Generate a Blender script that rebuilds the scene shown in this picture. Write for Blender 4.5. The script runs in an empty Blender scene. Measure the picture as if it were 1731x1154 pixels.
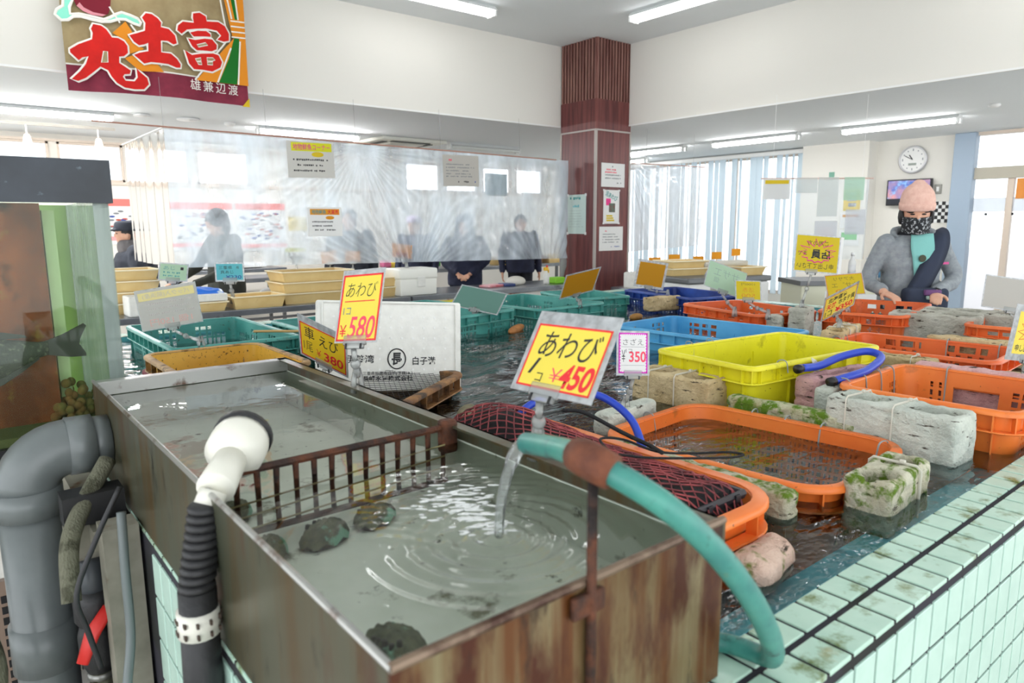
import bpy, bmesh, math, random
from mathutils import Vector, Matrix, Euler, noise
from math import sin, cos, pi, radians, sqrt, exp

random.seed(7)
scene = bpy.context.scene
COL = scene.collection

# ------------------------------------------------------------------ camera
CZ = 1.4
YAW, PITCH, ROLL = radians(51.0), radians(9.4), radians(0.3)
fh = Vector((cos(YAW), sin(YAW), 0)); rh = Vector((sin(YAW), -cos(YAW), 0)); uz = Vector((0, 0, 1))
fwd = fh*cos(PITCH) - uz*sin(PITCH)
dn0 = -(uz*cos(PITCH) + fh*sin(PITCH))
rt = rh*cos(ROLL) + dn0*sin(ROLL)
dn = dn0*cos(ROLL) - rh*sin(ROLL)
cam = bpy.data.cameras.new('camera')
cam.sensor_width = 36.0
cam.lens = 36.0*1190/1731
cam.clip_start = 0.05; cam.clip_end = 200
cam.dof.use_dof = True; cam.dof.focus_distance = 2.3; cam.dof.aperture_fstop = 5.6
cam_ob = bpy.data.objects.new('camera', cam); COL.objects.link(cam_ob)
cm = Matrix((rt, -dn, -fwd)).transposed().to_4x4(); cm.translation = Vector((0, 0, CZ))
cam_ob.matrix_world = cm
scene.camera = cam_ob

# ------------------------------------------------------------------ world, exposure
scene.view_settings.view_transform = 'Standard'
scene.view_settings.look = 'None'
scene.view_settings.gamma = 1.0
scene.view_settings.exposure = 0.6
scene.view_settings.use_curve_mapping = False
w = bpy.data.worlds.new('sky'); scene.world = w; w.use_nodes = True
bg = w.node_tree.nodes['Background']
bg.inputs['Color'].default_value = (0.93, 0.965, 1.0, 1)
bg.inputs['Strength'].default_value = 2.0
LAMP_LOW, LAMP_HIGH = 85.0, 5.0        # emission of the fluorescent tubes
scene.cycles.max_bounces = 10
scene.cycles.transparent_max_bounces = 24
scene.cycles.caustics_reflective = False
scene.cycles.caustics_refractive = False
scene.cycles.sample_clamp_indirect = 6.0

# ------------------------------------------------------------------ materials
def srgb(r, g, b):
    f = lambda c: (c/255/12.92) if c/255 <= 0.04045 else ((c/255+0.055)/1.055)**2.4
    return (f(r), f(g), f(b), 1)

MATS = {}
def mat(name, col, rough=0.5, metal=0.0, var=None, dirt=None, bump=None, emit=0, streak=None, alpha=None, transl=0, spec=0.5, coat=0, dirt2=None):
    """var=(colour, scale, stretch xyz)  dirt=(colour, scale, lo, hi[, stretch])  bump=(scale, strength[, stretch])"""
    if name in MATS: return MATS[name]
    m = bpy.data.materials.new(name); m.use_nodes = True
    N = m.node_tree.nodes; L = m.node_tree.links
    p = N['Principled BSDF']; out = N['Material Output']
    p.inputs['Roughness'].default_value = rough
    p.inputs['Metallic'].default_value = metal
    p.inputs['Specular IOR Level'].default_value = spec
    if coat: p.inputs['Coat Weight'].default_value = coat; p.inputs['Coat Roughness'].default_value = 0.15
    tc = N.new('ShaderNodeTexCoord')
    def tex(scale, stretch=(1, 1, 1), detail=4, off=0):
        mp = N.new('ShaderNodeMapping'); mp.inputs['Scale'].default_value = stretch; mp.inputs['Location'].default_value = (off, off*.7, off*.3)
        L.new(tc.outputs['Object'], mp.inputs['Vector'])
        t = N.new('ShaderNodeTexNoise'); t.inputs['Scale'].default_value = scale; t.inputs['Detail'].default_value = detail
        t.inputs['Roughness'].default_value = 0.6
        L.new(mp.outputs['Vector'], t.inputs['Vector']); return t
    def ramp(t, lo, hi):
        r = N.new('ShaderNodeMapRange'); r.inputs['From Min'].default_value = lo; r.inputs['From Max'].default_value = hi
        L.new(t.outputs['Fac'], r.inputs['Value']); return r
    def mix(fac, a, b):
        x = N.new('ShaderNodeMix'); x.data_type = 'RGBA'
        L.new(fac.outputs['Result'], x.inputs['Factor'])
        if isinstance(a, tuple): x.inputs['A'].default_value = a
        else: L.new(a, x.inputs['A'])
        x.inputs['B'].default_value = b
        return x.outputs['Result']
    c = col
    if var: c = mix(ramp(tex(var[1], var[2] if len(var) > 2 else (1, 1, 1)), 0.35, 0.65), c, var[0])
    if streak: c = mix(ramp(tex(streak[1], (1, 1, 0.06), 5, 3.1), streak[2], streak[3]), c, streak[0])
    if dirt: c = mix(ramp(tex(dirt[1], dirt[4] if len(dirt) > 4 else (1, 1, 1), 6, 7.7), dirt[2], dirt[3]), c, dirt[0])
    if dirt2: c = mix(ramp(tex(dirt2[1], dirt2[4] if len(dirt2) > 4 else (1, 1, 1), 6, 17.7), dirt2[2], dirt2[3]), c, dirt2[0])
    if isinstance(c, tuple): p.inputs['Base Color'].default_value = c
    else: L.new(c, p.inputs['Base Color'])
    if bump:
        t = tex(bump[0], bump[2] if len(bump) > 2 else (1, 1, 1), 5, 1.3)
        b = N.new('ShaderNodeBump'); b.inputs['Strength'].default_value = bump[1]; b.inputs['Distance'].default_value = 0.01
        L.new(t.outputs['Fac'], b.inputs['Height']); L.new(b.outputs['Normal'], p.inputs['Normal'])
    if emit:
        p.inputs['Emission Color'].default_value = col; p.inputs['Emission Strength'].default_value = emit
    sh = p.outputs['BSDF']
    if transl:
        t = N.new('ShaderNodeBsdfTranslucent')
        if isinstance(c, tuple): t.inputs['Color'].default_value = c
        else: L.new(c, t.inputs['Color'])
        x = N.new('ShaderNodeMixShader'); x.inputs[0].default_value = transl
        L.new(sh, x.inputs[1]); L.new(t.outputs[0], x.inputs[2]); sh = x.outputs[0]
    if alpha is not None:
        t = N.new('ShaderNodeBsdfTransparent')
        x = N.new('ShaderNodeMixShader'); x.inputs[0].default_value = alpha
        L.new(t.outputs[0], x.inputs[1]); L.new(sh, x.inputs[2]); sh = x.outputs[0]
    L.new(sh, out.inputs['Surface'])
    MATS[name] = m
    return m

def clear_mat(name, tint=(1, 1, 1, 1), ior=1.45, rough=0.02, bump=None, haze=0, hazecol=(1, 1, 1, 1), hazevar=None, boost=1.0, coords='Object'):
    """a thin clear sheet: see-through body, Fresnel gloss, optional milky haze"""
    if name in MATS: return MATS[name]
    m = bpy.data.materials.new(name); m.use_nodes = True
    N = m.node_tree.nodes; L = m.node_tree.links
    N.remove(N['Principled BSDF']); out = N['Material Output']
    tr = N.new('ShaderNodeBsdfTransparent'); tr.inputs[0].default_value = tint
    gl = N.new('ShaderNodeBsdfGlossy'); gl.inputs['Roughness'].default_value = rough
    fr = N.new('ShaderNodeFresnel'); fr.inputs['IOR'].default_value = ior
    tc = N.new('ShaderNodeTexCoord')
    if bump:
        prev = None
        for (sc, st, stretch) in bump:
            mp = N.new('ShaderNodeMapping'); mp.inputs['Scale'].default_value = stretch
            L.new(tc.outputs[coords], mp.inputs['Vector'])
            t = N.new('ShaderNodeTexNoise'); t.inputs['Scale'].default_value = sc; t.inputs['Detail'].default_value = 3
            L.new(mp.outputs['Vector'], t.inputs['Vector'])
            b = N.new('ShaderNodeBump'); b.inputs['Strength'].default_value = st; b.inputs['Distance'].default_value = 0.02
            L.new(t.outputs['Fac'], b.inputs['Height'])
            if prev: L.new(prev.outputs['Normal'], b.inputs['Normal'])
            prev = b
        L.new(prev.outputs['Normal'], gl.inputs['Normal']); L.new(prev.outputs['Normal'], fr.inputs['Normal'])
    fac = fr.outputs[0]
    if boost != 1:
        mu = N.new('ShaderNodeMath'); mu.operation = 'MULTIPLY'; mu.inputs[1].default_value = boost; mu.use_clamp = True
        L.new(fac, mu.inputs[0]); fac = mu.outputs[0]
    body = tr.outputs[0]
    if haze:
        df = N.new('ShaderNodeBsdfDiffuse'); df.inputs[0].default_value = hazecol
        tl = N.new('ShaderNodeBsdfTranslucent'); tl.inputs[0].default_value = hazecol
        hx = N.new('ShaderNodeMixShader'); hx.inputs[0].default_value = 0.55
        L.new(df.outputs[0], hx.inputs[1]); L.new(tl.outputs[0], hx.inputs[2])
        x = N.new('ShaderNodeMixShader'); x.inputs[0].default_value = haze
        if hazevar:
            mp = N.new('ShaderNodeMapping'); mp.inputs['Scale'].default_value = hazevar[3]
            L.new(tc.outputs['Object'], mp.inputs['Vector'])
            t = N.new('ShaderNodeTexNoise'); t.inputs['Scale'].default_value = hazevar[0]; t.inputs['Detail'].default_value = 6
            L.new(mp.outputs['Vector'], t.inputs['Vector'])
            r = N.new('ShaderNodeMapRange'); r.inputs['From Min'].default_value = 0.35; r.inputs['From Max'].default_value = 0.7
            r.inputs['To Min'].default_value = hazevar[1]; r.inputs['To Max'].default_value = hazevar[2]
            L.new(t.outputs['Fac'], r.inputs['Value']); L.new(r.outputs[0], x.inputs[0])
        L.new(body, x.inputs[1]); L.new(hx.outputs[0], x.inputs[2]); body = x.outputs[0]
    x = N.new('ShaderNodeMixShader')
    L.new(fac, x.inputs[0]); L.new(body, x.inputs[1]); L.new(gl.outputs[0], x.inputs[2])
    L.new(x.outputs[0], out.inputs['Surface'])
    MATS[name] = m
    return m

# ------------------------------------------------------------------ objects
WM = {}                      # world matrix of every empty we make
def tag(o, label, cat, group=None):
    o['label'] = label; o['category'] = cat
    if group: o['group'] = group
    return o

def thing(name, label, cat, loc=(0, 0, 0), rotz=0.0, group=None):
    o = bpy.data.objects.new(name, None); o.empty_display_size = 0.05
    o.location = loc; o.rotation_euler = (0, 0, rotz); COL.objects.link(o)
    WM[o.name] = Matrix.Translation(Vector(loc)) @ Matrix.Rotation(rotz, 4, 'Z')
    return tag(o, label, cat, group)

def root_of(o):
    while o.parent: o = o.parent
    return o

def link_mesh(name, me, m, parent=None, local=False, smooth=False, label=None, flip=False):
    """me holds world coordinates (or the thing's own, when local)"""
    if parent is None:
        if not local:
            vs = [v.co for v in me.vertices]
            lo = [min(v[i] for v in vs) for i in range(3)]; hi = [max(v[i] for v in vs) for i in range(3)]
            base = Vector(((lo[0]+hi[0])/2, (lo[1]+hi[1])/2, lo[2]))
            me.transform(Matrix.Translation(-base))
        o = bpy.data.objects.new(name, me)
        if not local: o.location = base
        WM[o.name] = Matrix.Translation(o.location)
    else:
        r = root_of(parent)
        if not local: me.transform(WM[r.name].inverted())
        o = bpy.data.objects.new(name, me); o.parent = parent
    me.materials.clear()
    for x in (m if isinstance(m, list) else [m]): me.materials.append(x)
    if smooth: me.polygons.foreach_set('use_smooth', [True]*len(me.polygons))
    COL.objects.link(o)
    if label: o['label'] = label
    return o

class MB:
    def __init__(s): s.bm = bmesh.new(); s.mi = 0
    def _add(s, t, M=None):
        me = bpy.data.meshes.new('tmp'); t.to_mesh(me); t.free()
        if M is not None: me.transform(M)
        n0 = len(s.bm.faces)
        s.bm.from_mesh(me); bpy.data.meshes.remove(me)
        if s.mi:
            s.bm.faces.ensure_lookup_table()
            for f in s.bm.faces[n0:]: f.material_index = s.mi
        return s
    def box(s, c, d, M=None, bev=0, seg=2, rz=0):
        t = bmesh.new(); bmesh.ops.create_cube(t, size=1)
        for v in t.verts: v.co = Vector((v.co.x*d[0], v.co.y*d[1], v.co.z*d[2]))
        if bev: bmesh.ops.bevel(t, geom=t.edges[:], offset=bev, segments=seg, affect='EDGES', profile=0.5)
        A = Matrix.Translation(Vector(c)) @ Matrix.Rotation(rz, 4, 'Z')
        return s._add(t, (M @ A) if M is not None else A)
    def span(s, a, b, M=None, bev=0):
        a = Vector(a); b = Vector(b)
        return s.box((a+b)/2, [abs(b[i]-a[i]) for i in range(3)], M, bev)
    def tube(s, pts, r, seg=10, M=None, cap=True, closed=False, flat=1.0):
        pts = [Vector(p) for p in pts]; n = len(pts)
        rs = r if isinstance(r, (list, tuple)) else [r]*n
        t = bmesh.new(); rings = []
        up = None
        for i in range(n):
            if closed: d = pts[(i+1) % n]-pts[i-1]
            else: d = pts[min(i+1, n-1)]-pts[max(i-1, 0)]
            d.normalize()
            if up is None:
                up = Vector((0, 0, 1)) if abs(d.z) < 0.9 else Vector((1, 0, 0))
            x = d.cross(up)
            if x.length < 1e-4: x = d.orthogonal()
            x.normalize(); y = x.cross(d).normalized(); up = y
            rings.append([t.verts.new(pts[i]+x*(rs[i]*cos(2*pi*k/seg))+y*(rs[i]*flat*sin(2*pi*k/seg))) for k in range(seg)])
        for i in range(n if closed else n-1):
            a, b = rings[i], rings[(i+1) % n]
            for k in range(seg): t.faces.new((a[k], a[(k+1) % seg], b[(k+1) % seg], b[k]))
        if cap and not closed:
            t.faces.new(rings[0][::-1]); t.faces.new(rings[-1])
        bmesh.ops.recalc_face_normals(t, faces=t.faces[:])
        return s._add(t, M)
    def lathe(s, prof, M=None, seg=24, cap=True):
        t = bmesh.new(); rings = []
        for (r, z) in prof:
            rings.append([t.verts.new((max(r, 1e-5)*cos(2*pi*k/seg), max(r, 1e-5)*sin(2*pi*k/seg), z)) for k in range(seg)])
        for a, b in zip(rings, rings[1:]):
            for k in range(seg): t.faces.new((a[k], a[(k+1) % seg], b[(k+1) % seg], b[k]))
        if cap: t.faces.new(rings[0][::-1]); t.faces.new(rings[-1])
        return s._add(t, M)
    def loft(s, rings, cap=True, M=None):
        """rings: lists of points, same count"""
        t = bmesh.new(); R = [[t.verts.new(p) for p in r] for r in rings]; n = len(R[0])
        for a, b in zip(R, R[1:]):
            for k in range(n): t.faces.new((a[k], a[(k+1) % n], b[(k+1) % n], b[k]))
        if cap: t.faces.new(R[0][::-1]); t.faces.new(R[-1])
        bmesh.ops.recalc_face_normals(t, faces=t.faces[:])
        return s._add(t, M)
    def ell(s, c, r, M=None, u=20, v=12):
        t = bmesh.new(); bmesh.ops.create_uvsphere(t, u_segments=u, v_segments=v, radius=1)
        for q in t.verts: q.co = Vector((q.co.x*r[0], q.co.y*r[1], q.co.z*r[2]))
        A = Matrix.Translation(Vector(c))
        return s._add(t, (A @ M) if M is not None else A)
    def poly(s, pts, M=None):
        t = bmesh.new(); t.faces.new([t.verts.new(p) for p in pts]); return s._add(t, M)
    def prism(s, poly, z0, z1, M=None):
        t = bmesh.new()
        a = [t.verts.new((p[0], p[1], z0)) for p in poly]; b = [t.verts.new((p[0], p[1], z1)) for p in poly]; n = len(poly)
        t.faces.new(a[::-1]); t.faces.new(b)
        for k in range(n): t.faces.new((a[k], a[(k+1) % n], b[(k+1) % n], b[k]))
        bmesh.ops.recalc_face_normals(t, faces=t.faces[:])
        return s._add(t, M)
    def grid(s, nx, ny, f, M=None):
        t = bmesh.new()
        V = [[t.verts.new(f(i/nx, j/ny)) for j in range(ny+1)] for i in range(nx+1)]
        for i in range(nx):
            for j in range(ny): t.faces.new((V[i][j], V[i+1][j], V[i+1][j+1], V[i][j+1]))
        return s._add(t, M)
    def mesh(s):
        me = bpy.data.meshes.new('m'); s.bm.to_mesh(me); s.bm.free(); return me
    def build(s, name, m, parent=None, smooth=False, local=False, label=None):
        return link_mesh(name, s.mesh(), m, parent, local, smooth, label)

def structure(o): o['kind'] = 'structure'; return o
def struct(name, mb, m, smooth=False): return structure(mb.build(name, m, None, smooth))

def autosmooth(o, ang=40):
    me = o.data; me.polygons.foreach_set('use_smooth', [True]*len(me.polygons))
    bm = bmesh.new(); bm.from_mesh(me)
    for e in bm.edges:
        if len(e.link_faces) == 2 and e.calc_face_angle(0) > radians(ang): e.smooth = False
    bm.to_mesh(me); bm.free(); return o

def dup(root, loc, rotz=None, label=None, group=None):
    r = root.copy(); COL.objects.link(r); r.location = loc
    if rotz is not None: r.rotation_euler = (0, 0, rotz)
    WM[r.name] = Matrix.Translation(Vector(loc)) @ Matrix.Rotation(r.rotation_euler.z, 4, 'Z')
    if label: r['label'] = label
    if group: r['group'] = group
    for ch in list(root.children):
        c = ch.copy(); COL.objects.link(c); c.parent = r
        for g in list(ch.children):
            d = g.copy(); COL.objects.link(d); d.parent = c
    return r

def bake(me, mods):
    """run modifiers [(type, {settings})] over a mesh and return the new mesh"""
    o = bpy.data.objects.new('bake', me); COL.objects.link(o); junk = []
    for ty, st in mods:
        md = o.modifiers.new(ty, ty)
        for k, v in st.items():
            if k == 'cutter':
                c = bpy.data.objects.new('cut', v); COL.objects.link(c); junk.append(c); md.object = c
            else: setattr(md, k, v)
    for c in junk: c.hide_viewport = False
    dg = bpy.context.evaluated_depsgraph_get(); dg.update()
    r = bpy.data.meshes.new_from_object(o.evaluated_get(dg))
    for x in junk+[o]: bpy.data.objects.remove(x, do_unlink=True)
    return r

FONT = {}
def text_mesh(body, bold=0.0):
    k = (body, bold)
    if k not in FONT:
        c = bpy.data.curves.new('lettering', 'FONT'); c.body = body; c.size = 1.0; c.offset = bold; c.resolution_u = 6
        c.align_x = 'CENTER'
        o = bpy.data.objects.new('lettering', c); COL.objects.link(o)
        dg = bpy.context.evaluated_depsgraph_get(); dg.update()
        me = bpy.data.meshes.new_from_object(o.evaluated_get(dg))
        bpy.data.objects.remove(o, do_unlink=True); bpy.data.curves.remove(c)
        FONT[k] = me
    return FONT[k]

def text(parent, body, m, M, x, y, wdt, hgt, z=0.0008, bold=0.0, mirror=False, slant=0.0, name='lettering', rot=0.0, fit=None):
    """lettering fitted to a wdt x hgt box centred on x, y of the sign plane M (world matrix)"""
    me = text_mesh(body, bold).copy()
    vs = (fit or text_mesh(body, 0.0)).vertices
    xs = [v.co.x for v in vs]; ys = [v.co.y for v in vs]
    cx, cy = (min(xs)+max(xs))/2, (min(ys)+max(ys))/2
    sx = wdt/(max(xs)-min(xs)); sy = hgt/(max(ys)-min(ys))
    if mirror: sx = -sx
    A = Matrix.Translation((x, y, z)) @ Matrix.Rotation(rot, 4, 'Z') @ Matrix(((sx, slant*sy, 0, 0), (0, sy, 0, 0), (0, 0, 1, 0), (0, 0, 0, 1))) @ Matrix.Translation((-cx, -cy, 0))
    me.transform(M @ A)
    return link_mesh(name, me, m, parent)

def frame_M(c, X, Y):
    X = Vector(X).normalized(); Y = Vector(Y); Y = (Y - X*Y.dot(X)).normalized(); Z = X.cross(Y)
    M = Matrix((X, Y, Z)).transposed().to_4x4(); M.translation = Vector(c); return M

def smooth_path(pts, n=8, closed=False):
    P = [Vector(p) for p in pts]; out = []; k = len(P)
    rng = range(k if closed else k-1)
    for i in rng:
        p0 = P[(i-1) % k] if (closed or i > 0) else P[i]*2-P[i+1]
        p1 = P[i]; p2 = P[(i+1) % k]; p3 = P[(i+2) % k] if (closed or i < k-2) else P[i+1]*2-P[i]
        for j in range(n):
            t = j/n
            out.append(0.5*((2*p1)+(-p0+p2)*t+(2*p0-5*p1+4*p2-p3)*t*t+(-p0+3*p1-3*p2+p3)*t**3))
    if not closed: out.append(P[-1])
    return out
# ------------------------------------------------------------------ room shell
m_wall = mat('wall_paper', srgb(233, 230, 222), 0.85, bump=(220, 0.05))
m_wall2 = mat('wall_beige', srgb(236, 231, 222), 0.85)
m_ceil = mat('ceiling_board', srgb(234, 238, 240), 0.9, bump=(160, 0.05))
m_floor = mat('floor_vinyl', srgb(206, 202, 194), 0.35, var=(srgb(186, 182, 174), 2.5), dirt=(srgb(96, 90, 82), 5, 0.62, 0.75))
m_frame = mat('window_frame', srgb(222, 206, 190), 0.5)
m_steelblue = mat('blue_grey_post', srgb(162, 180, 198), 0.45)
m_white = mat('white_paint', srgb(240, 240, 238), 0.5)
m_black = mat('black_plastic', srgb(26, 26, 28), 0.45)
m_glass = clear_mat('window_glass', (0.97, 0.99, 1, 1), 1.45, 0.01)
HI, LO = 3.38, 2.5

b = MB(); b.span((-5, -5, -0.1), (16, 14, 0)); struct('floor', b, m_floor)
b = MB(); b.span((-5, 6.20, LO), (10.3, 10.3, LO+0.06)); b.span((6.29, -5, LO), (10.3, 6.20, LO+0.06)); struct('ceiling', b, m_ceil)
b = MB(); b.span((-5, -5, HI), (6.29, 6.2, HI+0.06)); struct('ceiling', b, m_ceil)
b = MB(); b.span((-5, 6.16, LO), (6.29, 6.20, HI)); struct('wall_soffit_left', b, m_wall)
b = MB(); b.span((6.25, -5, LO), (6.29, 6.16, HI)); struct('wall_soffit_right', b, m_wall)
b = MB(); b.span((-5, 6.155, LO-0.004), (6.245, 6.165, LO+0.012)); b.span((6.245, -5, LO-0.004), (6.255, 6.165, LO+0.012)); struct('trim_1', b, m_white)
# hanging wires in front of the soffits
# far wall with clerestory windows
WZ0, WZ1 = 1.96, 2.41
wins = [(-0.33, 0.37), (0.46, 1.16), (1.25, 1.95), (2.04, 2.74), (2.83, 3.53), (6.04, 6.72), (6.82, 7.5), (7.6, 8.26), (8.36, 9.04)]
b = MB(); b.span((-5, 10.2, 0), (10.3, 10.3, WZ0)); b.span((-5, 10.2, WZ1), (10.3, 10.3, LO))
xs = [-5]+[v for p in wins for v in p]+[10.3]
for i in range(0, len(xs), 2): b.span((xs[i], 10.2, WZ0), (xs[i+1], 10.3, WZ1))
struct('wall_far', b, m_wall2)
for i, (a, c) in enumerate(wins):
    b = MB()
    for (p, q) in (((a, WZ0), (c, WZ0+.025)), ((a, WZ1-.025), (c, WZ1)), ((a, WZ0), (a+.025, WZ1)), ((c-.025, WZ0), (c, WZ1))):
        b.span((p[0], 10.185, p[1]), (q[0], 10.25, q[1]))
    f = struct('window_%d' % (i+1), b, m_frame)
    b = MB(); b.span((a+.02, 10.23, WZ0+.02), (c-.02, 10.235, WZ1-.02)); b.build('pane', m_glass, f)
b = MB(); b.span((-5, 10.17, WZ0-.04), (9.2, 10.2, WZ0-.002)); b.span((-5, 10.17, WZ1+.002), (9.2, 10.2, WZ1+.03)); struct('trim_2', b, m_frame)
# right wall: blinds window, projecting pier, recess with clock, glass entrance
b = MB(); b.span((10.2, 5.5, 2.46), (10.3, 10.3, LO)); b.span((10.2, 5.5, 0), (10.3, 10.3, 0.3)); b.span((10.2, 9.4, 0.3), (10.3, 10.3, 2.46)); b.span((10.2, 3.59, 0), (10.3, 5.5, LO))
struct('wall_right', b, m_wall)
b = MB(); b.span((9.93, 4.57, 0), (10.2, 5.52, LO)); struct('wall_pier', b, m_wall)
b = MB()
for y in (5.5, 6.8, 8.1, 9.35): b.span((10.21, y, 0.3), (10.27, y+0.05, 2.46))
b.span((10.21, 5.5, 0.3), (10.27, 9.4, 0.36)); b.span((10.21, 5.5, 2.4), (10.27, 9.4, 2.46))
f = struct('window_10', b, m_frame)
b = MB(); b.span((10.235, 5.5, 0.33), (10.24, 9.4, 2.43)); b.build('pane', m_glass, f)
b = MB(); b.box((10.16, 3.475, LO/2), (0.14, 0.24, LO), bev=0.01); struct('trim_3', b, m_steelblue)
# entrance
b = MB()
b.span((10.16, -1.2, 2.46), (10.28, 3.36, LO))
b.span((10.18, 2.93, 0), (10.25, 3.0, 1.94)); b.span((10.18, 1.6, 0), (10.25, 1.67, 2.46))
for y in (2.5, 2.2): b.span((10.2, y, 0), (10.24, y+.05, 1.94))
f = struct('door_1', b, m_frame)
b = MB(); b.span((10.14, -1.2, 1.93), (10.28, 3.355, 2.07)); b.build('transom', mat('beige_transom', srgb(188, 182, 166), .6), f)
b = MB(); b.span((10.195, -1.2, 1.53), (10.2, 3.36, 1.70)); b.build('frosted_band', mat('frosted_band', srgb(190, 196, 204), .6, alpha=.55), f)
b = MB()
for k in range(14): b.box((10.193, 3.2-.28*k, 1.50), (.004, .03, .03))
b.build('dots', m_black, f)['kind'] = 'stuff'
b = MB(); b.span((10.17, 2.4, 1.68), (10.19, 2.9, 1.92)); tag(b.build('door_poster', mat('orange_poster', srgb(246, 176, 90), .6, transl=.4)), 'orange poster on the glass entrance at the right edge', 'poster')
b = MB(); b.span((10.21, -1.2, 0.05), (10.215, 3.36, 1.94)); b.span((10.21, -1.2, 2.07), (10.215, 3.36, 2.46)); b.build('pane', m_glass, f)
b = MB(); b.tube([(10.14, 2.55, 0.85), (10.1, 2.55, 0.9), (10.1, 2.55, 1.2), (10.14, 2.55, 1.25)], 0.012); b.build('handle', mat('chrome', srgb(200, 200, 205), 0.25, 1), f)

# vertical blinds
m_blind = mat('blind_fabric', srgb(214, 228, 236), 0.8, transl=0.5)
t = thing('vertical_blind', 'pale blue vertical slat blinds hanging over the window on the right', 'blinds', (10.08, 7.4, 0.3))
n = 34
for i in range(n):
    y = 5.52 + i*0.112
    ang = radians(48+12*sin(i*1.7)) if i % 7 in (2, 3, 5) else radians(8+14*sin(i*2.3))
    d = Vector((sin(ang), cos(ang), 0))*0.058
    c = Vector((10.08, y, 0))
    b = MB(); b.grid(4, 1, lambda u, v: c + d*(2*u-1) + Vector((-cos(ang), sin(ang), 0))*0.008*(1-(2*u-1)**2) + Vector((0, 0, 0.32+2.1*v)))
    b.build('slat', m_blind, t)
b = MB(); b.span((10.03, 5.45, 2.425), (10.14, 9.4, 2.47)); b.build('headrail', m_white, t)

# ------------------------------------------------------------------ column
m_wood = mat('dark_wood_veneer', srgb(112, 58, 56), 0.42, streak=(srgb(84, 40, 42), 26, 0.38, 0.62), var=(srgb(124, 68, 62), 3, (1, 1, 0.1)), spec=0.4)
m_slatgap = mat('slat_shadow_gap', srgb(36, 24, 24), 0.7)
m_slat = mat('slat_wood', srgb(150, 108, 98), 0.45, streak=(srgb(120, 76, 70), 30, 0.4, 0.6))
m_trimgrey = mat('grey_trim', srgb(172, 164, 158), 0.5)
cx0, cy0, s = 5.72, 5.59, 0.56
t = thing('column', 'square column clad in dark red wood, slatted at the top, notices stuck on it', 'column', (cx0+s/2, cy0+s/2, 0))
t['kind'] = 'structure'
b = MB(); b.span((cx0, cy0, 0), (cx0+s, cy0+s, 2.75)); b.build('wood_panel', m_wood, t)
b = MB(); b.span((cx0+.026, cy0+.026, 2.75), (cx0+s-.012, cy0+s-.012, HI)); b.build('slat_backing', m_slatgap, t)
b = MB()
n = 12
for k in range(n):
    u = (k+0.5)/n*s
    b.span((cx0+u-.0115, cy0-.001, 2.75), (cx0+u+.0115, cy0+.03, HI)); b.span((cx0-.001, cy0+u-.0115, 2.75), (cx0+.03, cy0+u+.0115, HI))
b.build('slats', m_slat, t)
b = MB(); b.span((cx0-.006, cy0-.006, 0), (cx0+.02, cy0+.02, 2.42)); b.span((cx0+s-.02, cy0-.006, 0), (cx0+s+.006, cy0+.02, 2.42)); b.span((cx0-.006, cy0+s-.02, 0), (cx0+.02, cy0+s+.006, 2.42))
b.build('corner_trim', m_trimgrey, t)
b = MB(); b.span((cx0-.006, cy0-.006, 2.415), (cx0+s+.006, cy0+s, 2.432)); b.build('band_trim', m_trimgrey, t)

# ------------------------------------------------------------------ lamps
m_tube_low = mat('lit_tube_low', (1, 1, 1, 1), 0.5, emit=LAMP_LOW); m_tube_right = mat('lit_tube_right', (1, 1, 1, 1), 0.5, emit=26); m_tube_high = mat('lit_tube_high', (1, 1, 1, 1), 0.5, emit=LAMP_HIGH)
m_tube_off = mat('unlit_tube', srgb(226, 230, 226), 0.3)
m_fix = mat('lamp_body', srgb(236, 238, 236), 0.4)
def lamp(x, y, z, along, L, label, lit=True, group=None):
    t = thing('fluorescent_lamp', label, 'ceiling light', (x, y, z-0.09), 0 if along == 'x' else pi/2)
    M = WM[t.name]
    b = MB(); b.prism([(-.035, .09), (.035, .09), (.075, .05), (-.075, .05)], -L/2, L/2, M @ Matrix(((0, 0, 1, 0), (1, 0, 0, 0), (0, 1, 0, 0), (0, 0, 0, 1)))); b.build('housing', m_fix, t)
    for s_ in (-1, 1):
        b = MB(); b.tube([(-L/2+.03, s_*.05, .03), (L/2-.03, s_*.05, .03)], 0.0165, 10, M); b.build('tube', ((m_tube_low if along == 'x' else m_tube_right) if z < 3 else m_tube_high) if lit else m_tube_off, t)
        for e in (-1, 1):
            b = MB(); b.box((e*(L/2-.012), s_*.036, .03), (.024, .05, .058), M, 0.004); b.build('end_socket', m_fix, t)
    return t
lamp(0.87, 8.02, LO, 'x', 1.22, 'lit fluorescent lamp on the low ceiling behind the banner, above the aquarium')
lamp(3.51, 8.05, LO, 'x', 1.22, 'lit fluorescent lamp above the left part of the plastic curtain')
lamp(6.08, 8.1, LO, 'x', 1.22, 'unlit fluorescent lamp between the air conditioner and the column', False)
lamp(8.35, 3.55, LO, 'y', 1.22, 'lit fluorescent lamp on the low ceiling nearest the person in the pink hat')
lamp(8.32, 5.3, LO, 'y', 1.22, 'lit fluorescent lamp on the low ceiling in front of the blinds')
lamp(8.32, 7.0, LO, 'y', 1.22, 'lit fluorescent lamp on the low ceiling just right of the column')
lamp(9.35, 8.45, LO, 'y', 1.0, 'small far lit lamp low beside the right edge of the column')
lamp(-1.7, 8.02, LO, 'x', 1.22, 'unseen lit fluorescent lamp added on the low ceiling beyond the left edge of the view')  # row continued out of view, added to brighten the low zone
lamp(8.35, 1.3, LO, 'y', 1.22, 'unseen lit fluorescent lamp added on the low ceiling beyond the right edge of the view')  # also unseen, added for more light under the low ceiling
lamp(3.62, 5.48, HI, 'x', 1.22, 'lit fluorescent lamp on the high ceiling left of the column')
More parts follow.
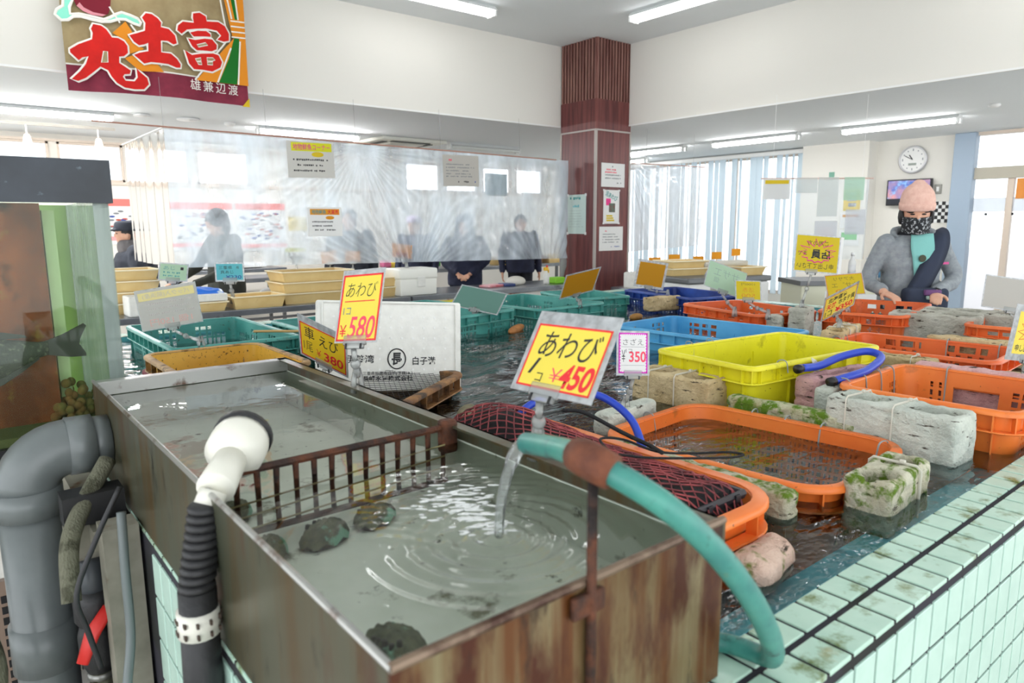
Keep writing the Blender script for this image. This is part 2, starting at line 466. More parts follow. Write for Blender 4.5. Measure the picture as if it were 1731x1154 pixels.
lamp(5.4, 4.2, HI, 'y', 1.22, 'lit fluorescent lamp on the high ceiling right of the column')
for k, (x, y, a) in enumerate([(1.0, 5.48, 'x'), (5.4, 1.6, 'y'), (3.6, 2.6, 'x'), (1.0, 2.6, 'x'), (3.6, 0.2, 'x'), (0.8, -0.6, 'x')]):  # extra lamps out of view, put in for their light
    lamp(x, y, HI, a, 1.22, 'unseen lit fluorescent lamp added on the high ceiling above the fish tanks', True)['group'] = 'unseen lamps added on the high ceiling over the tanks'

# track light
t = thing('track_light', 'thin ceiling track with two white spot lamps in front of the left windows', 'track light', (1.1, 9.0, 2.3))
b = MB(); b.box((1.12, 9.0, 2.46), (1.1, .03, .03)); b.build('track', mat('grey_rail', srgb(170, 165, 155), .5), t)
for x in (0.85, 1.5):
    b = MB(); b.tube([(x, 9.0, 2.45), (x, 9.0, 2.34)], .008); b.build('stem', m_white, t)
    b = MB(); b.lathe([(.02, .1), (.03, .08), (.045, 0)], Matrix.Translation((x, 9.0, 2.25)), 16); b.build('spot_lamp', mat('warm_spot', (1, .8, .6, 1), .4, emit=3), t)
for x, y, r, lab in ((1.72, 7.93, .075, 'small round downlight left of the bigger one on the low ceiling'), (2.16, 7.95, .11, 'larger round ceiling speaker on the low ceiling above the curtain')):
    b = MB(); b.lathe([(r, 0), (r, .012), (r*.8, .02)], Matrix.Translation((x, y, LO-.02)), 24); o = b.build('ceiling_disc', m_white, None, True); tag(o, lab, 'ceiling fitting')
b = MB(); b.lathe([(.03, 0), (.055, .02), (.055, .04)], Matrix.Translation((2.59, 8.0, LO-.04)), 20); tag(b.build('smoke_detector', m_white, None, True), 'small round smoke detector left of a lit lamp on the low ceiling', 'detector')
for x, y, lab in ((6.95, 7.3, 'small smoke detector on the low ceiling just left of the column'), (7.9, 2.5, 'small smoke detector on the low ceiling above the entrance')):
    b = MB(); b.lathe([(.03, 0), (.05, .015), (.05, .03)], Matrix.Translation((x, y, LO-.03)), 20); tag(b.build('smoke_detector', m_white, None, True), lab, 'detector')
# air conditioner
t = thing('air_conditioner', 'square white ceiling cassette air conditioner above the curtain', 'air conditioner', (4.9, 8.45, LO-.06))
b = MB(); b.box((4.9, 8.45, LO-.0225), (.95, .95, .04), bev=.008); b.build('panel', mat('ac_white', srgb(226, 226, 214), .5), t)
b = MB(); b.box((4.9, 8.45, LO-.05), (.5, .5, .03), bev=.01); b.build('grille', mat('ac_grille', srgb(206, 204, 194), .5), t)
for k in range(4):
    M = Matrix.Translation((4.9, 8.45, LO-.045)) @ Matrix.Rotation(k*pi/2, 4, 'Z')
    b = MB(); b.box((0, .34, 0), (.56, .07, .012), M); b.build('air_slot', mat('ac_slot', srgb(60, 62, 60), .6), t)

# ------------------------------------------------------------------ clock, television, things on the right wall
M = frame_M((10.17, 4.1, 2.225), (0, -1, 0), (0, 0, 1))
t = thing('wall_clock', 'round white wall clock with a grey rim above the television', 'clock', (10.18, 4.1, 2.05))
b = MB(); b.lathe([(.175, -.02), (.18, 0), (.178, .02), (.16, .028), (.155, .015)], M, 40, False); b.build('rim', mat('clock_rim', srgb(206, 206, 208), .35, .3), t, True)
b = MB(); b.lathe([(.158, 0), (.158, .012)], M, 40); b.build('face', m_white, t)
for k in range(12):
    a = k*pi/6; b = MB(); b.box((.125*sin(a), .125*cos(a), .0135), (.012, .03 if k % 3 == 0 else .016, .002), M)
    b.build('hour_mark', mat('clock_grey', srgb(150, 152, 156), .5), t)
b = MB(); b.box((0, -.06, .0135), (.1, .03, .002), M); b.build('digital_window', mat('clock_lcd', srgb(150, 158, 150), .4), t)
for L_, a, wd, nm in ((.075, radians(-35), .012, 'hour_hand'), (.11, radians(-62), .008, 'minute_hand')):
    b = MB(); b.box((0, L_/2, .017), (wd, L_, .002), M @ Matrix.Rotation(-a, 4, 'Z')); b.build(nm, m_black, t)
M = frame_M((10.1, 4.1, 1.8), (0, -1, 0), (0, .0, 1))
t = thing('television', 'small wall television showing a blue picture, behind the pink hat', 'television', (10.13, 4.12, 1.62))
b = MB(); b.box((0, 0, -.03), (.56, .34, .05), M, .008); b.build('housing', m_black, t)
b = MB(); b.box((0, 0.035, -.003), (.52, .24, .004), M); sc_ = b.build('screen', mat('tv_picture', srgb(56, 100, 176), .3, emit=.35, var=(srgb(220, 150, 120), 5), dirt=(srgb(150, 190, 225), 9, .55, .65)), t)
b = MB(); b.box((0, -.115, -.0025), (.52, .07, .004), M); b.build('caption_band', mat('tv_dark', srgb(30, 34, 44), .3), t)
b = MB(); b.box((0, 0, -.06), (.12, .12, .06), M); b.build('wall_bracket', m_black, t)
t = thing('light_switch', 'small grey switch plate on the wall right of the television', 'switch', (10.19, 3.77, 1.78))
b = MB(); b.box((10.19, 3.77, 1.83), (.02, .085, .12), bev=.004); b.build('plate', mat('switch_grey', srgb(150, 148, 140), .4), t)
b = MB(); b.box((10.178, 3.77, 1.83), (.01, .03, .06)); b.build('rocker', m_white, t)
t = thing('checkered_panel', 'black and white checkered panel on the wall beside the pink hat', 'panel', (10.19, 3.72, 1.4))
b = MB(); b.span((10.185, 3.62, 1.4), (10.2, 3.83, 1.67)); b.build('board', m_white, t)
b = MB()
for i in range(5):
    for j in range(6):
        if (i+j) % 2 == 0: b.span((10.182, 3.62+i*.042, 1.4+j*.045), (10.186, 3.662+i*.042, 1.445+j*.045))
b.build('checker_pattern', m_black, t)

# outside, seen through the entrance
m_post = mat('pink_grey_post', srgb(206, 176, 184), .5)
for y, x in ((2.75, 11.6), (1.75, 12.2)):
    b = MB(); b.box((x, y, 1.2), (.08, .08, 2.4), bev=.01); tag(b.build('porch_post', m_post), 'pinkish porch post outside the glass entrance, %s one' % ('left' if y > 2 else 'right'), 'post')
b = MB(); b.span((12.8, -2, 0), (12.9, 5, 1.0)); tag(b.build('garden_wall', mat('pale_block', srgb(225, 222, 226), .8)), 'pale low wall outside beyond the glass entrance', 'wall')
t = thing('potted_plant', 'green broad-leaved plant inside the entrance at the right edge', 'plant', (7.6, 1.35, 0))
b = MB(); b.lathe([(.12, 0), (.16, .3), (.17, .3), (.17, .33)], Matrix.Translation((7.6, 1.35, .55)), 20); b.build('pot', mat('terracotta', srgb(150, 96, 80), .8), t)
b = MB(); b.span((7.4, 1.15, 0), (7.8, 1.55, .55)); b.build('stand', mat('brown_stand', srgb(120, 80, 70), .7), t)
for k in range(12):
    a = k*2.4; L_ = .28+.1*((k*7) % 5)/5
    b = MB(); b.grid(6, 2, lambda u, v: Vector((7.6, 1.35, .86)) + Vector((cos(a), sin(a), 0))*(L_*u) + Vector((-sin(a), cos(a), 0))*((v-.5)*.08*sin(pi*min(1, u*.95+.05))) + Vector((0, 0, .24*u-.26*u*u+.012*abs(v-.5))))
    b.build('leaf', mat('leaf_green', srgb(80, 140, 62), .5, transl=.25), t)
# ------------------------------------------------------------------ the big tiled basin
RIM, WAT = 0.849, 0.826
BX0, BX1, BY0, BY1 = 0.242, 4.62, 0.372, 4.12
T = 0.119                      # thickness of the coping
m_tile = mat('pale_green_tile', srgb(196, 226, 208), 0.22, var=(srgb(180, 214, 196), 9), dirt=(srgb(104, 116, 48), 18, 0.54, 0.70), dirt2=(srgb(198, 176, 130), 5, 0.66, 0.8), spec=0.5)
m_grout = mat('dark_grout', srgb(40, 38, 48), 0.85, dirt=(srgb(28, 30, 28), 8, .5, .6))
m_inner = mat('turquoise_paint', srgb(96, 184, 192), 0.6, var=(srgb(70, 158, 168), 3), dirt=(srgb(40, 60, 56), 6, .6, .72))
m_bottom = mat('tank_bottom', srgb(34, 52, 58), 0.8, var=(srgb(22, 36, 42), 3), dirt=(srgb(70, 80, 74), 9, .62, .7))
t = thing('tiled_basin', 'large raised fish basin faced with pale green tiles and full of water', 'basin', (2.3, 2.2, 0))
b = MB()
b.span((BX0, BY0, 0), (BX1, BY0+T-.002, RIM-.003)); b.span((BX0, BY1-T+.002, 0), (BX1, BY1, RIM-.003))
b.span((BX0, BY0+T-.002, 0), (BX0+T-.002, BY1-T+.002, RIM-.003)); b.span((BX1-T+.002, BY0+T-.002, 0), (BX1, BY1-T+.002, RIM-.003))
b.build('wall', m_grout, t)
b = MB()
b.span((BX0+T-.004, BY0+T-.004, .2), (BX1-T+.004, BY0+T, RIM-.004)); b.span((BX0+T-.004, BY1-T, .2), (BX1-T+.004, BY1-T+.004, RIM-.004))
b.span((BX0+T-.004, BY0+T, .2), (BX0+T, BY1-T, RIM-.004)); b.span((BX1-T, BY0+T, .2), (BX1-T+.004, BY1-T, RIM-.004))
b.build('inner_lining', m_inner, t)
b = MB(); b.span((BX0+T, BY0+T, .3), (BX1-T, BY1-T, .34)); b.span((BX0+T, BY0+T, .34), (BX1-T, BY0+T+.10, .775)); b.build('bottom', m_bottom, t)
b = MB(); b.span((BX0+T, BY0+T, .775), (BX1-T, BY0+T+.10, .78)); b.span((BX0+T, BY0+T+.10, .5), (BX1-T, BY0+T+.104, .78)); b.build('underwater_ledge', m_inner, t)
g = 0.0034
b = MB()
P = 0.063
def tiles_top(o, ux, uy, L, rows):
    n = int(L/P)+1
    for i in range(n):
        u0, u1 = i*P+g, min((i+1)*P, L)-g
        if u1-u0 < .01: continue
        for (v0, v1) in rows:
            a = Vector(o)+Vector(ux)*u0+Vector(uy)*(v0+g); c = Vector(o)+Vector(ux)*u1+Vector(uy)*(v1-g)
            b.span((a.x, a.y, RIM-.008), (c.x, c.y, RIM), bev=.0018)
rows = [(0, .058), (.061, .119)]
tiles_top((BX0-.004, BY0-.004, 0), (1, 0, 0), (0, 1, 0), BX1-BX0+.008, [(0, .0615), (.0645, .123)])
tiles_top((BX0-.004, BY1-T, 0), (1, 0, 0), (0, 1, 0), BX1-BX0+.008, rows)
tiles_top((BX0-.004, BY0+T, 0), (0, 1, 0), (1, 0, 0), BY1-BY0-2*T, [(0, .0615), (.0645, .123)])
tiles_top((BX1-T, BY0+T, 0), (0, 1, 0), (1, 0, 0), BY1-BY0-2*T, rows)
b.build('coping_tiles', m_tile, t)
b = MB()
HT = 0.082
for j in range(9):
    z1 = RIM-.022-j*HT; z0 = z1-HT+2*g
    n = int((BX1-BX0)/P)+1
    for i in range(n):
        x0, x1 = BX0+i*P+g, min(BX0+(i+1)*P, BX1)-g
        if x1-x0 > .01: b.span((x0, BY0-.0035, z0), (x1, BY0+.002, z1), bev=.0015)
    n = int((1.34-BY0)/P)
    for i in range(n):
        y0, y1 = BY0+i*P+g, BY0+(i+1)*P-g
        b.span((BX0-.0035, y0, z0), (BX0+.002, y1, z1), bev=.0015)
b.build('face_tiles', mat('face_tile', srgb(196, 226, 212), 0.2, var=(srgb(184, 216, 202), 9), dirt=(srgb(206, 198, 160), 5, 0.66, 0.8)), t)
m_water = clear_mat('basin_water', (0.78, 0.92, 0.93, 1), 1.33, 0.015, bump=[(7, .75, (1.0, 2.2, 1)), (22, .16, (1, 1.5, 1))], boost=1.5)
m_calm = clear_mat('calm_water', (0.97, 0.985, 0.96, 1), 1.33, 0.01, bump=[(9, .05, (1, 1, 1))], boost=1.35)
b = MB()
def wz(x, y):
    e = exp(-(((x-1.75)/.75)**2+((y-2.45)/.75)**2))
    return WAT + .009*e*(sin(21*x-13*y+2*sin(7*y))+.6*sin(13*x+29*y+1.5*sin(9*x)))
X0, Y0, X1, Y1 = BX0+T-.002, BY0+T-.002, BX1-T+.002, BY1-T+.002
b.grid(220, 180, lambda u, v: Vector((X0+(X1-X0)*u, Y0+(Y1-Y0)*v, wz(X0+(X1-X0)*u, Y0+(Y1-Y0)*v))))
b.build('water', m_water, t, True)

# ------------------------------------------------------------------ the rusty steel trough standing on the corner
m_steel = mat('stained_steel', srgb(96, 94, 76), 0.32, 0.45, streak=(srgb(92, 74, 44), 22, .44, .66), dirt=(srgb(86, 44, 20), 11, .55, .70, (1, 1, .25)), dirt2=(srgb(40, 34, 24), 26, .60, .72, (1, 1, .3)), var=(srgb(84, 88, 72), 6))
m_steel_rust = mat('rusty_steel', srgb(140, 130, 98), 0.42, 0.3, streak=(srgb(100, 60, 26), 20, .36, .56), dirt=(srgb(74, 32, 12), 14, .46, .58, (1, 1, .35)), dirt2=(srgb(44, 26, 16), 22, .56, .68, (1, 1, .3)), var=(srgb(122, 110, 76), 7))
m_rust = mat('dark_rust', srgb(52, 36, 30), 0.7, 0.2, var=(srgb(104, 58, 34), 34), dirt=(srgb(34, 26, 24), 18, .5, .62), bump=(60, .6))
m_inside = mat('trough_inside', srgb(230, 236, 224), 0.6, 0.0, var=(srgb(208, 216, 200), 5), dirt=(srgb(116, 116, 92), 12, .62, .7), dirt2=(srgb(64, 66, 52), 26, .64, .72))
m_edge = mat('worn_steel_edge', srgb(176, 176, 172), 0.3, 0.7, dirt=(srgb(92, 62, 44), 14, .52, .64))
m_edge_rust = mat('rusted_steel_edge', srgb(132, 112, 94), 0.5, 0.4, dirt=(srgb(66, 40, 28), 12, .45, .6))
TX0, TX1, TY0, TY1, TZ0, TZ1 = 0.243, 0.692, 0.455, 1.822, RIM+.001, 1.0535
t = thing('steel_trough', 'long rust-streaked steel trough of water standing on the basin corner', 'trough', ((TX0+TX1)/2, (TY0+TY1)/2, TZ0))
w_ = .004
b = MB(); b.span((TX0, TY0, TZ0), (TX1, TY0+w_, TZ1)); b.build('front_panel', m_steel_rust, t)
b = MB(); b.span((TX0, TY0+w_, TZ0), (TX0+w_, TY1, TZ1)); b.build('side_panel', m_steel, t)
b = MB(); b.span((TX1-w_, TY0+w_, TZ0), (TX1, TY1, TZ1)); b.build('side_panel', m_steel, t)
b = MB(); b.span((TX0+w_, TY1-w_, TZ0), (TX1-w_, TY1, TZ1)); b.build('back_panel', m_steel, t)
b = MB(); b.span((TX0+w_, TY0+w_, TZ0), (TX1-w_, TY1-w_, .933)); b.build('bottom', m_inside, t)
b = MB(); b.span((TX0+w_, TY0+w_, TZ0+.012), (TX0+w_+.002, TY1-w_, TZ1-.03)); b.span((TX1-w_-.002, TY0+w_, TZ0+.012), (TX1-w_, TY1-w_, TZ1-.03)); b.span((TX0+w_, TY0+w_, TZ0+.012), (TX1-w_, TY0+w_+.002, TZ1-.03)); b.span((TX0+w_, TY1-w_-.002, TZ0+.012), (TX1-w_, TY1-w_, TZ1-.03))
b.build('inner_lining', m_inside, t)
b = MB(); b.tube([(TX0+.002, TY0, TZ1), (TX0+.002, TY1, TZ1)], .004, 8); b.build('rim_edge', m_edge, t)
b = MB(); b.tube([(TX0, TY0+.002, TZ1), (TX1, TY0+.002, TZ1)], .005, 8); b.build('rim_edge', m_edge_rust, t)
b = MB(); b.span((TX1-.024, TY0, TZ1-.004), (TX1+.002, TY1, TZ1)); b.span((TX1-.003, TY0, TZ1-.03), (TX1+.002, TY1, TZ1)); b.build('folded_lip', m_steel, t)
b = MB(); b.span((TX0, TY1-.026, TZ1-.004), (TX1, TY1+.002, TZ1)); b.span((TX0, TY1-.03, TZ1-.03), (TX1, TY1-.026, TZ1-.001)); b.build('folded_lip', m_edge, t)
# grate dividing the trough
YD = 1.005
b = MB(); b.tube([(TX0+.004, YD, TZ1-.004), (TX1-.03, YD, TZ1-.004)], .0065, 8); b.build('grate_rail', m_rust, t)
b = MB(); b.tube([(TX0+.004, YD, TZ1-.100), (TX1-.03, YD, TZ1-.100)], .0055, 8); b.build('grate_rail', m_rust, t)
for k in range(14):
    x = TX0+.028+k*.0295
    b = MB(); b.tube([(x, YD, TZ1-.004), (x+random.uniform(-.002, .002), YD, TZ1-.055), (x, YD, TZ1-.100)], [.0052, .004, .0045], 8); b.build('grate_bar', m_rust, t)
b = MB(); b.box((TX1-.026, YD, TZ1-.02), (.03, .026, .06), bev=.006); b.build('grate_bracket', m_rust, t)
for z_ in (.035, .055, .075):
    b = MB(); b.tube([(TX0+.004, YD-.006, TZ1-z_-.02), (TX1-.04, YD-.012, TZ1-z_+.004)], .0015, 6); b.build('grate_wire', mat('straw_wire', srgb(150, 138, 96), .6), t)
# water in the trough: rings spreading from the pouring hose
px, py = 0.497, 0.645
def tw(x, y):
    r = sqrt((x-px)**2+(y-py)**2); r2 = sqrt((x-px-.03)**2+(y-py-.08)**2)
    a = .0036*exp(-r/.085)*sin(r*230) + .0032*exp(-((x-.52)**2+(y-.755)**2)/.008)*(sin(150*x+40*y+2.2*sin(40*y))*sin(190*y+1.7*sin(60*x)))
    return 1.022 + a
b = MB(); b.grid(230, 420, lambda u, v: Vector((TX0+.005+(TX1-TX0-.01)*u, TY0+.005+(TY1-TY0-.01)*v, tw(TX0+.005+(TX1-TX0-.01)*u, TY0+.005+(TY1-TY0-.01)*v))))
b.build('water', m_calm, t, True)

# white blobs standing in for bright reflections on the ripples by the stream
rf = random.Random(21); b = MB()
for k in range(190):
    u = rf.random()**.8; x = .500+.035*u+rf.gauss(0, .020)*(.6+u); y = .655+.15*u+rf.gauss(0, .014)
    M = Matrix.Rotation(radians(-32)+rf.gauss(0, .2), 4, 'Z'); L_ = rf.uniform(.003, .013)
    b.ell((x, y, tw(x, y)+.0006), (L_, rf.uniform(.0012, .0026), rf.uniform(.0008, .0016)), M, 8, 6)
b.build('glint_cluster', mat('white_glint', srgb(250, 252, 250), .15, alpha=.75, spec=.8), t, True)['kind'] = 'stuff'
# pouring water
m_stream = clear_mat('falling_water', (.96, .98, .98, 1), 1.33, .03, bump=[(60, .4, (1, 1, .2))], boost=2.6, haze=.22, hazecol=srgb(246, 250, 250))
# abalone lying on the trough bottom
m_shell = mat('abalone_shell', srgb(112, 116, 88), 0.6, var=(srgb(58, 62, 44), 40), dirt=(srgb(136, 190, 164), 24, .54, .62), bump=(50, .8))
m_flesh = mat('abalone_flesh', srgb(58, 54, 44), .5)
def abalone(x, y, z, a, s_, rz, label):
    t = thing('abalone', label, 'shellfish', (x, y, z), rz)
    M = WM[t.name]
    def f(u, v):
        th = 2*pi*u; r = v
        k = 1-.12*cos(th-.6)
        X = a*r*cos(th)*k; Y = .68*a*r*sin(th)*k
        h = s_*(1-r*r)**.6 + .004*sin(9*th+8*r)*r
        return M @ Vector((X+.1*a*(1-r), Y, .006+h))
    b = MB(); b.grid(36, 10, lambda u, v: f(u, max(v, .02))); b.build('shell', m_shell, t, True)
    b = MB(); b.lathe([(a*.9, .0), (a*.95, .004), (a*.6, .01)], M @ Matrix.Diagonal((1, .68, 1, 1)), 28); b.build('foot', m_flesh, t, True)
    for k in range(5):
        q = f(.18+.05*k, .72); b = MB(); b.lathe([(.004, -.002), (.003, .004), (.0015, .0045)], Matrix.Translation(q), 8); b.build('breathing_hole', m_flesh, t)
abalone(.408, .950, .934, .042, .026, .3, 'oval green-brown abalone in the trough, the middle one below the grate')
abalone(.500, .968, .934, .043, .018, .5, 'flat dark abalone in the trough nearest the pouring water')
abalone(.322, .955, .934, .038, .022, 1.2, 'abalone in the trough against the left side below the white fitting')
abalone(.345, .640, .934, .040, .022, 2.0, 'abalone in the near corner of the trough, half hidden by its edge')
abalone(.330, 1.12, .934, .036, .022, .9, 'abalone lying beyond the grate near the left side of the trough')
# ------------------------------------------------------------------ floating crates
def perim(hx, hy, r, ds, nc=6):
    """points (x, y, side, s_along, half) round a rounded rectangle, anticlockwise from +x side"""
    out = []
    for k, (cx, cy, dx, dy, L) in enumerate(((hx, 0, 0, 1, hy), (0, hy, -1, 0, hx), (-hx, 0, 0, -1, hy), (0, -hy, 1, 0, hx))):
        Ls = L-r; n = max(2, int(round(2*Ls/ds)))
        for i in range(n): out.append((cx+dx*(-Ls+2*Ls*i/n), cy+dy*(-Ls+2*Ls*i/n), k, -Ls+2*Ls*i/n, Ls, 2*Ls/n))
        nx, ny = (1, 0, -1, 0)[k], (0, 1, 0, -1)[k]
        ccx, ccy = cx-nx*r+dx*Ls, cy-ny*r+dy*Ls
        for i in range(nc):
            a = (k*pi/2)+pi/2*i/nc
            out.append((ccx+r*cos(a), ccy+r*sin(a), 4, 0, 0, 0))
    return out

def plastic(name, c, d, dirt=.62): return mat(name, c, 0.38, var=(d, 4), dirt=(srgb(60, 42, 24), 85, dirt+.03, dirt+.10), dirt2=(srgb(96, 70, 34), 9, .60, .80), spec=.45)
P_ORANGE = plastic('orange_plastic', srgb(244, 138, 62), srgb(236, 116, 44), .64)
P_ORANGE_D = plastic('deep_orange_plastic', srgb(240, 118, 56), srgb(230, 98, 42), .64)
P_YELLOW = plastic('yellow_plastic', srgb(240, 232, 44), srgb(224, 214, 30), .63)
P_BLUE = plastic('sky_blue_plastic', srgb(92, 176, 222), srgb(70, 154, 208), .66)
P_GREEN = plastic('sea_green_plastic', srgb(88, 170, 160), srgb(62, 142, 134), .60)
P_AMBER = plastic('amber_plastic', srgb(238, 190, 76), srgb(220, 164, 54), .58)
P_NAVY = plastic('navy_plastic', srgb(42, 84, 178), srgb(28, 52, 124), .6)
P_BROWN = mat('stained_brown_plastic', srgb(178, 128, 74), .6, var=(srgb(120, 80, 46), 8), dirt=(srgb(58, 44, 34), 10, .48, .62), bump=(40, .3))

def hol_rows(w=.020, h=.017, z0=.02, z1=.62, solid=.1):
    return lambda k, s_, L, z, H: k < 4 and z0 < z < z1*H and (s_ % w) < w*.55 and (z % h) < h*.62 and abs(s_) < L*(1-solid)
def hol_green(k, s_, L, z, H):
    if k > 3: return False
    q = abs(s_)
    if .32*H < z < .86*H and (.20*L < q < .20*L+.085): return (q-.20*L) % .03 < .021 and (z % .035) < .023
    if .12*H < z < .74*H and q > .50*L and q < .92*L: return (q % .025) < .016 and (z % .025) < .016
    return z < .3*H and (s_ % .03) < .02 and (z % .03) < .02 and q < .9*L
def hol_big(k, s_, L, z, H):
    if k > 3: return False
    q = abs(s_)
    if .82*H < z < .89*H and .30*L < s_ < .80*L: return (q % .05) < .036
    if .64*H < z < .78*H and .30*L < s_ < .80*L: return (q % .05) < .036
    if k % 2 == 1 and .64*H < z < .89*H and -.8*L < s_ < -.3*L and not (.78*H < z < .82*H): return (q % .05) < .036
    return False
def hol_lattice(k, s_, L, z, H):
    if k > 3: return False
    if .80*H < z < .90*H and .2*L < abs(s_) < .8*L and k % 2 == 0: return (s_ % .075) < .058
    if .30*H < z < (.74 if k % 2 == 0 else .86)*H and .22*L < abs(s_) < .84*L: return (s_+z) % .042 < .024 and (s_-z) % .042 < .024
    return False
def hol_near(k, s_, L, z, H):
    if k > 3: return False
    q = abs(s_)
    if k in (1, 3) and .36*H < z < .66*H and q < .42*L: return False
    if .18*H < z < .72*H and .55*L < q < .86*L: return (q % .024) < .014 and (z % .026) < .015
    if z < .42*H and .28*L < q < .5*L: return (q % .03) < .018 and (z % .03) < .018
    return False
def hol_slot(k, s_, L, z, H):       # one long grip slot in the long walls, grilles beside it
    if k > 3: return False
    q = abs(s_)
    if k in (0, 2) and .56*H < z < .80*H and q < .36*L: return True
    if .15*H < z < .82*H and .55*L < q < .88*L: return (q % .024) < .014 and (z % .024) < .014
    return False
def hol_amber(k, s_, L, z, H):
    q = abs(s_)
    return k < 4 and .45*H < z < .62*H and (.2*L < q < .62*L) and (q % .016) < .007 and int(q/.048) % 2 == 0
def hol_grip(k, s_, L, z, H):
    return k in (1, 3) and .55*H < z < .72*H and abs(s_) < .055 and abs(s_) > .008
def hol_none(k, s_, L, z, H): return False

def crate(label, cx, cy, rot, LX, LY, ztop, H, m, holes=hol_none, r=.05, rim='flange', rim_w=.02, ds=.0085, group=None, mrim=None, floor_holes=True, base=True):
    zb = ztop-H
    t = thing('crate', label, 'crate', (cx, cy, zb), radians(rot), group)
    mrim = mrim or m
    hx, hy = LX/2-rim_w, LY/2-rim_w
    pts = perim(hx, hy, r, ds); n = len(pts); nz = int(H/ds)
    tb = bmesh.new(); V = []
    tap = .022
    for j in range(nz+1):
        z = H*j/nz; k = 1-tap*(1-z/H)/max(hx, hy)*1.0
        V.append([tb.verts.new((p[0]*k, p[1]*k, z)) for p in pts])
    for j in range(nz):
        zc = H*(j+.5)/nz
        for i in range(n):
            p = pts[i]
            if p[2] < 4 and holes(p[2], p[3]+p[5]/2, p[4], zc, H): continue
            tb.faces.new((V[j][i], V[j][(i+1) % n], V[j+1][(i+1) % n], V[j+1][i]))
    me = bpy.data.meshes.new('m'); tb.to_mesh(me); tb.free()
    me = bake(me, [('SOLIDIFY', dict(thickness=.0042, offset=-1))])
    autosmooth(link_mesh('shell', me, m, t, local=True), 50)
    if base:
        k = 1-tap/max(hx, hy); b = MB(); bx, by = hx*k-.012, hy*k-.012
        if floor_holes:
            d_ = .03
            for i in range(int(2*bx/d_)+1):
                x = -bx+i*2*bx/int(2*bx/d_); b.span((x-.005, -by, .002), (x+.005, by, .006))
            for i in range(int(2*by/d_)+1):
                y = -by+i*2*by/int(2*by/d_); b.span((-bx, y-.005, .0022), (bx, y+.005, .0062))
        else: b.span((-bx-.01, -by-.01, .001), (bx+.01, by+.01, .006))
        b.build('base_grid', m, t, local=True)
    # rim: a rolled lip, a lower band and ribs between
    q = perim(hx, hy, r, .25, 7)
    def ring(prof, nm, mm):
        tb = bmesh.new(); R = []
        N_ = len(q)
        for i in range(N_):
            a = Vector((q[i][0], q[i][1], 0)); d = Vector((q[(i+1) % N_][0]-q[i-1][0], q[(i+1) % N_][1]-q[i-1][1], 0)).normalized(); nrm = Vector((d.y, -d.x, 0))
            R.append([tb.verts.new(a+nrm*o+Vector((0, 0, z))) for (o, z) in prof])
        m_ = len(prof)
        for i in range(N_):
            for k in range(m_): tb.faces.new((R[i][k], R[(i+1) % N_][k], R[(i+1) % N_][(k+1) % m_], R[i][(k+1) % m_]))
        bmesh.ops.recalc_face_normals(tb, faces=tb.faces[:])
        me = bpy.data.meshes.new('m'); tb.to_mesh(me); tb.free()
        if nm == 'lower_band': return me
        return autosmooth(link_mesh(nm, me, mm, t, local=True), 50)
    w_ = rim_w
    ring([(-.006, H-.004), (-.003, H+.001), (w_-.004, H+.001), (w_, H-.003), (w_, H-.012), (w_-.004, H-.013), (w_-.006, H-.006), (-.003, H-.007)], 'rim', mrim)
    if rim == 'flange':
        zl = H-.052
        band = ring([(-.001, zl), (w_-.002, zl), (w_, zl-.003), (w_-.002, zl-.005), (-.001, zl-.005)], 'lower_band', mrim)
        b = MB(); b.bm.from_mesh(band)
        pp = perim(hx, hy, r, .085, 2)
        for i, p in enumerate(pp):
            d = Vector((pp[(i+1) % len(pp)][0]-pp[i-1][0], pp[(i+1) % len(pp)][1]-pp[i-1][1], 0)).normalized(); nrm = Vector((d.y, -d.x, 0))
            M = Matrix.Translation(Vector((p[0], p[1], H-.029))+nrm*(w_*.42)) @ Matrix(((d.x, nrm.x, 0, 0), (d.y, nrm.y, 0, 0), (0, 0, 1, 0), (0, 0, 0, 1)))
            b.box((0, 0, 0), (.0035, w_*.8, .05), M)
        for i, p in enumerate(perim(hx, hy, r, .16, 1)):
            if i % 2: continue
            pp2 = perim(hx, hy, r, .16, 1); d = Vector((pp2[(i+1) % len(pp2)][0]-pp2[i-1][0], pp2[(i+1) % len(pp2)][1]-pp2[i-1][1], 0)).normalized(); nrm = Vector((d.y, -d.x, 0))
            M = Matrix.Translation(Vector((p[0], p[1], (H-.055)/2))-nrm*(.004)) @ Matrix(((d.x, nrm.x, 0, 0), (d.y, nrm.y, 0, 0), (0, 0, 1, 0), (0, 0, 0, 1)))
            b.box((0, 0, 0), (.004, .016, H-.06), M)
        b.build('ribbed_band', mrim, t, local=True)
    return t

C = {}
C['yellow'] = crate('large bright yellow solid-walled crate between the blue crate and the orange ones', 2.243, 1.328, -5.5, .72, .423, .970, .27, P_YELLOW, hol_none, .03, rim_w=.016, floor_holes=False)
C['blue'] = crate('sky-blue crate with square holes behind the yellow crate', 2.77, 1.965, 3, .53, .77, .920, .24, P_BLUE, hol_big, .04, rim_w=.014, floor_holes=False)
C['shell'] = crate('low orange crate brimming with water, mossy blocks tied to three sides', 1.544, .958, 5, .49, .62, .865, .2, P_ORANGE, hol_rows(.015, .022, .02, .80, .06), .085, ds=.0065)
C['right'] = crate('orange crate with a long grip slot, a big pale hollow block before it', 2.224, .737, 2, .50, .47, .940, .25, P_ORANGE, hol_slot, .05)
C['long'] = crate('orange lattice crate right behind the yellow crate, beige bars tied on it', 3.024, 1.134, 4, .43, .63, .915, .2, P_ORANGE_D, hol_lattice, .05)
C['person'] = crate('orange crate in front of the person in the pink hat', 4.03, 1.75, 12, .78, .44, .940, .25, P_ORANGE_D, hol_lattice, .05)
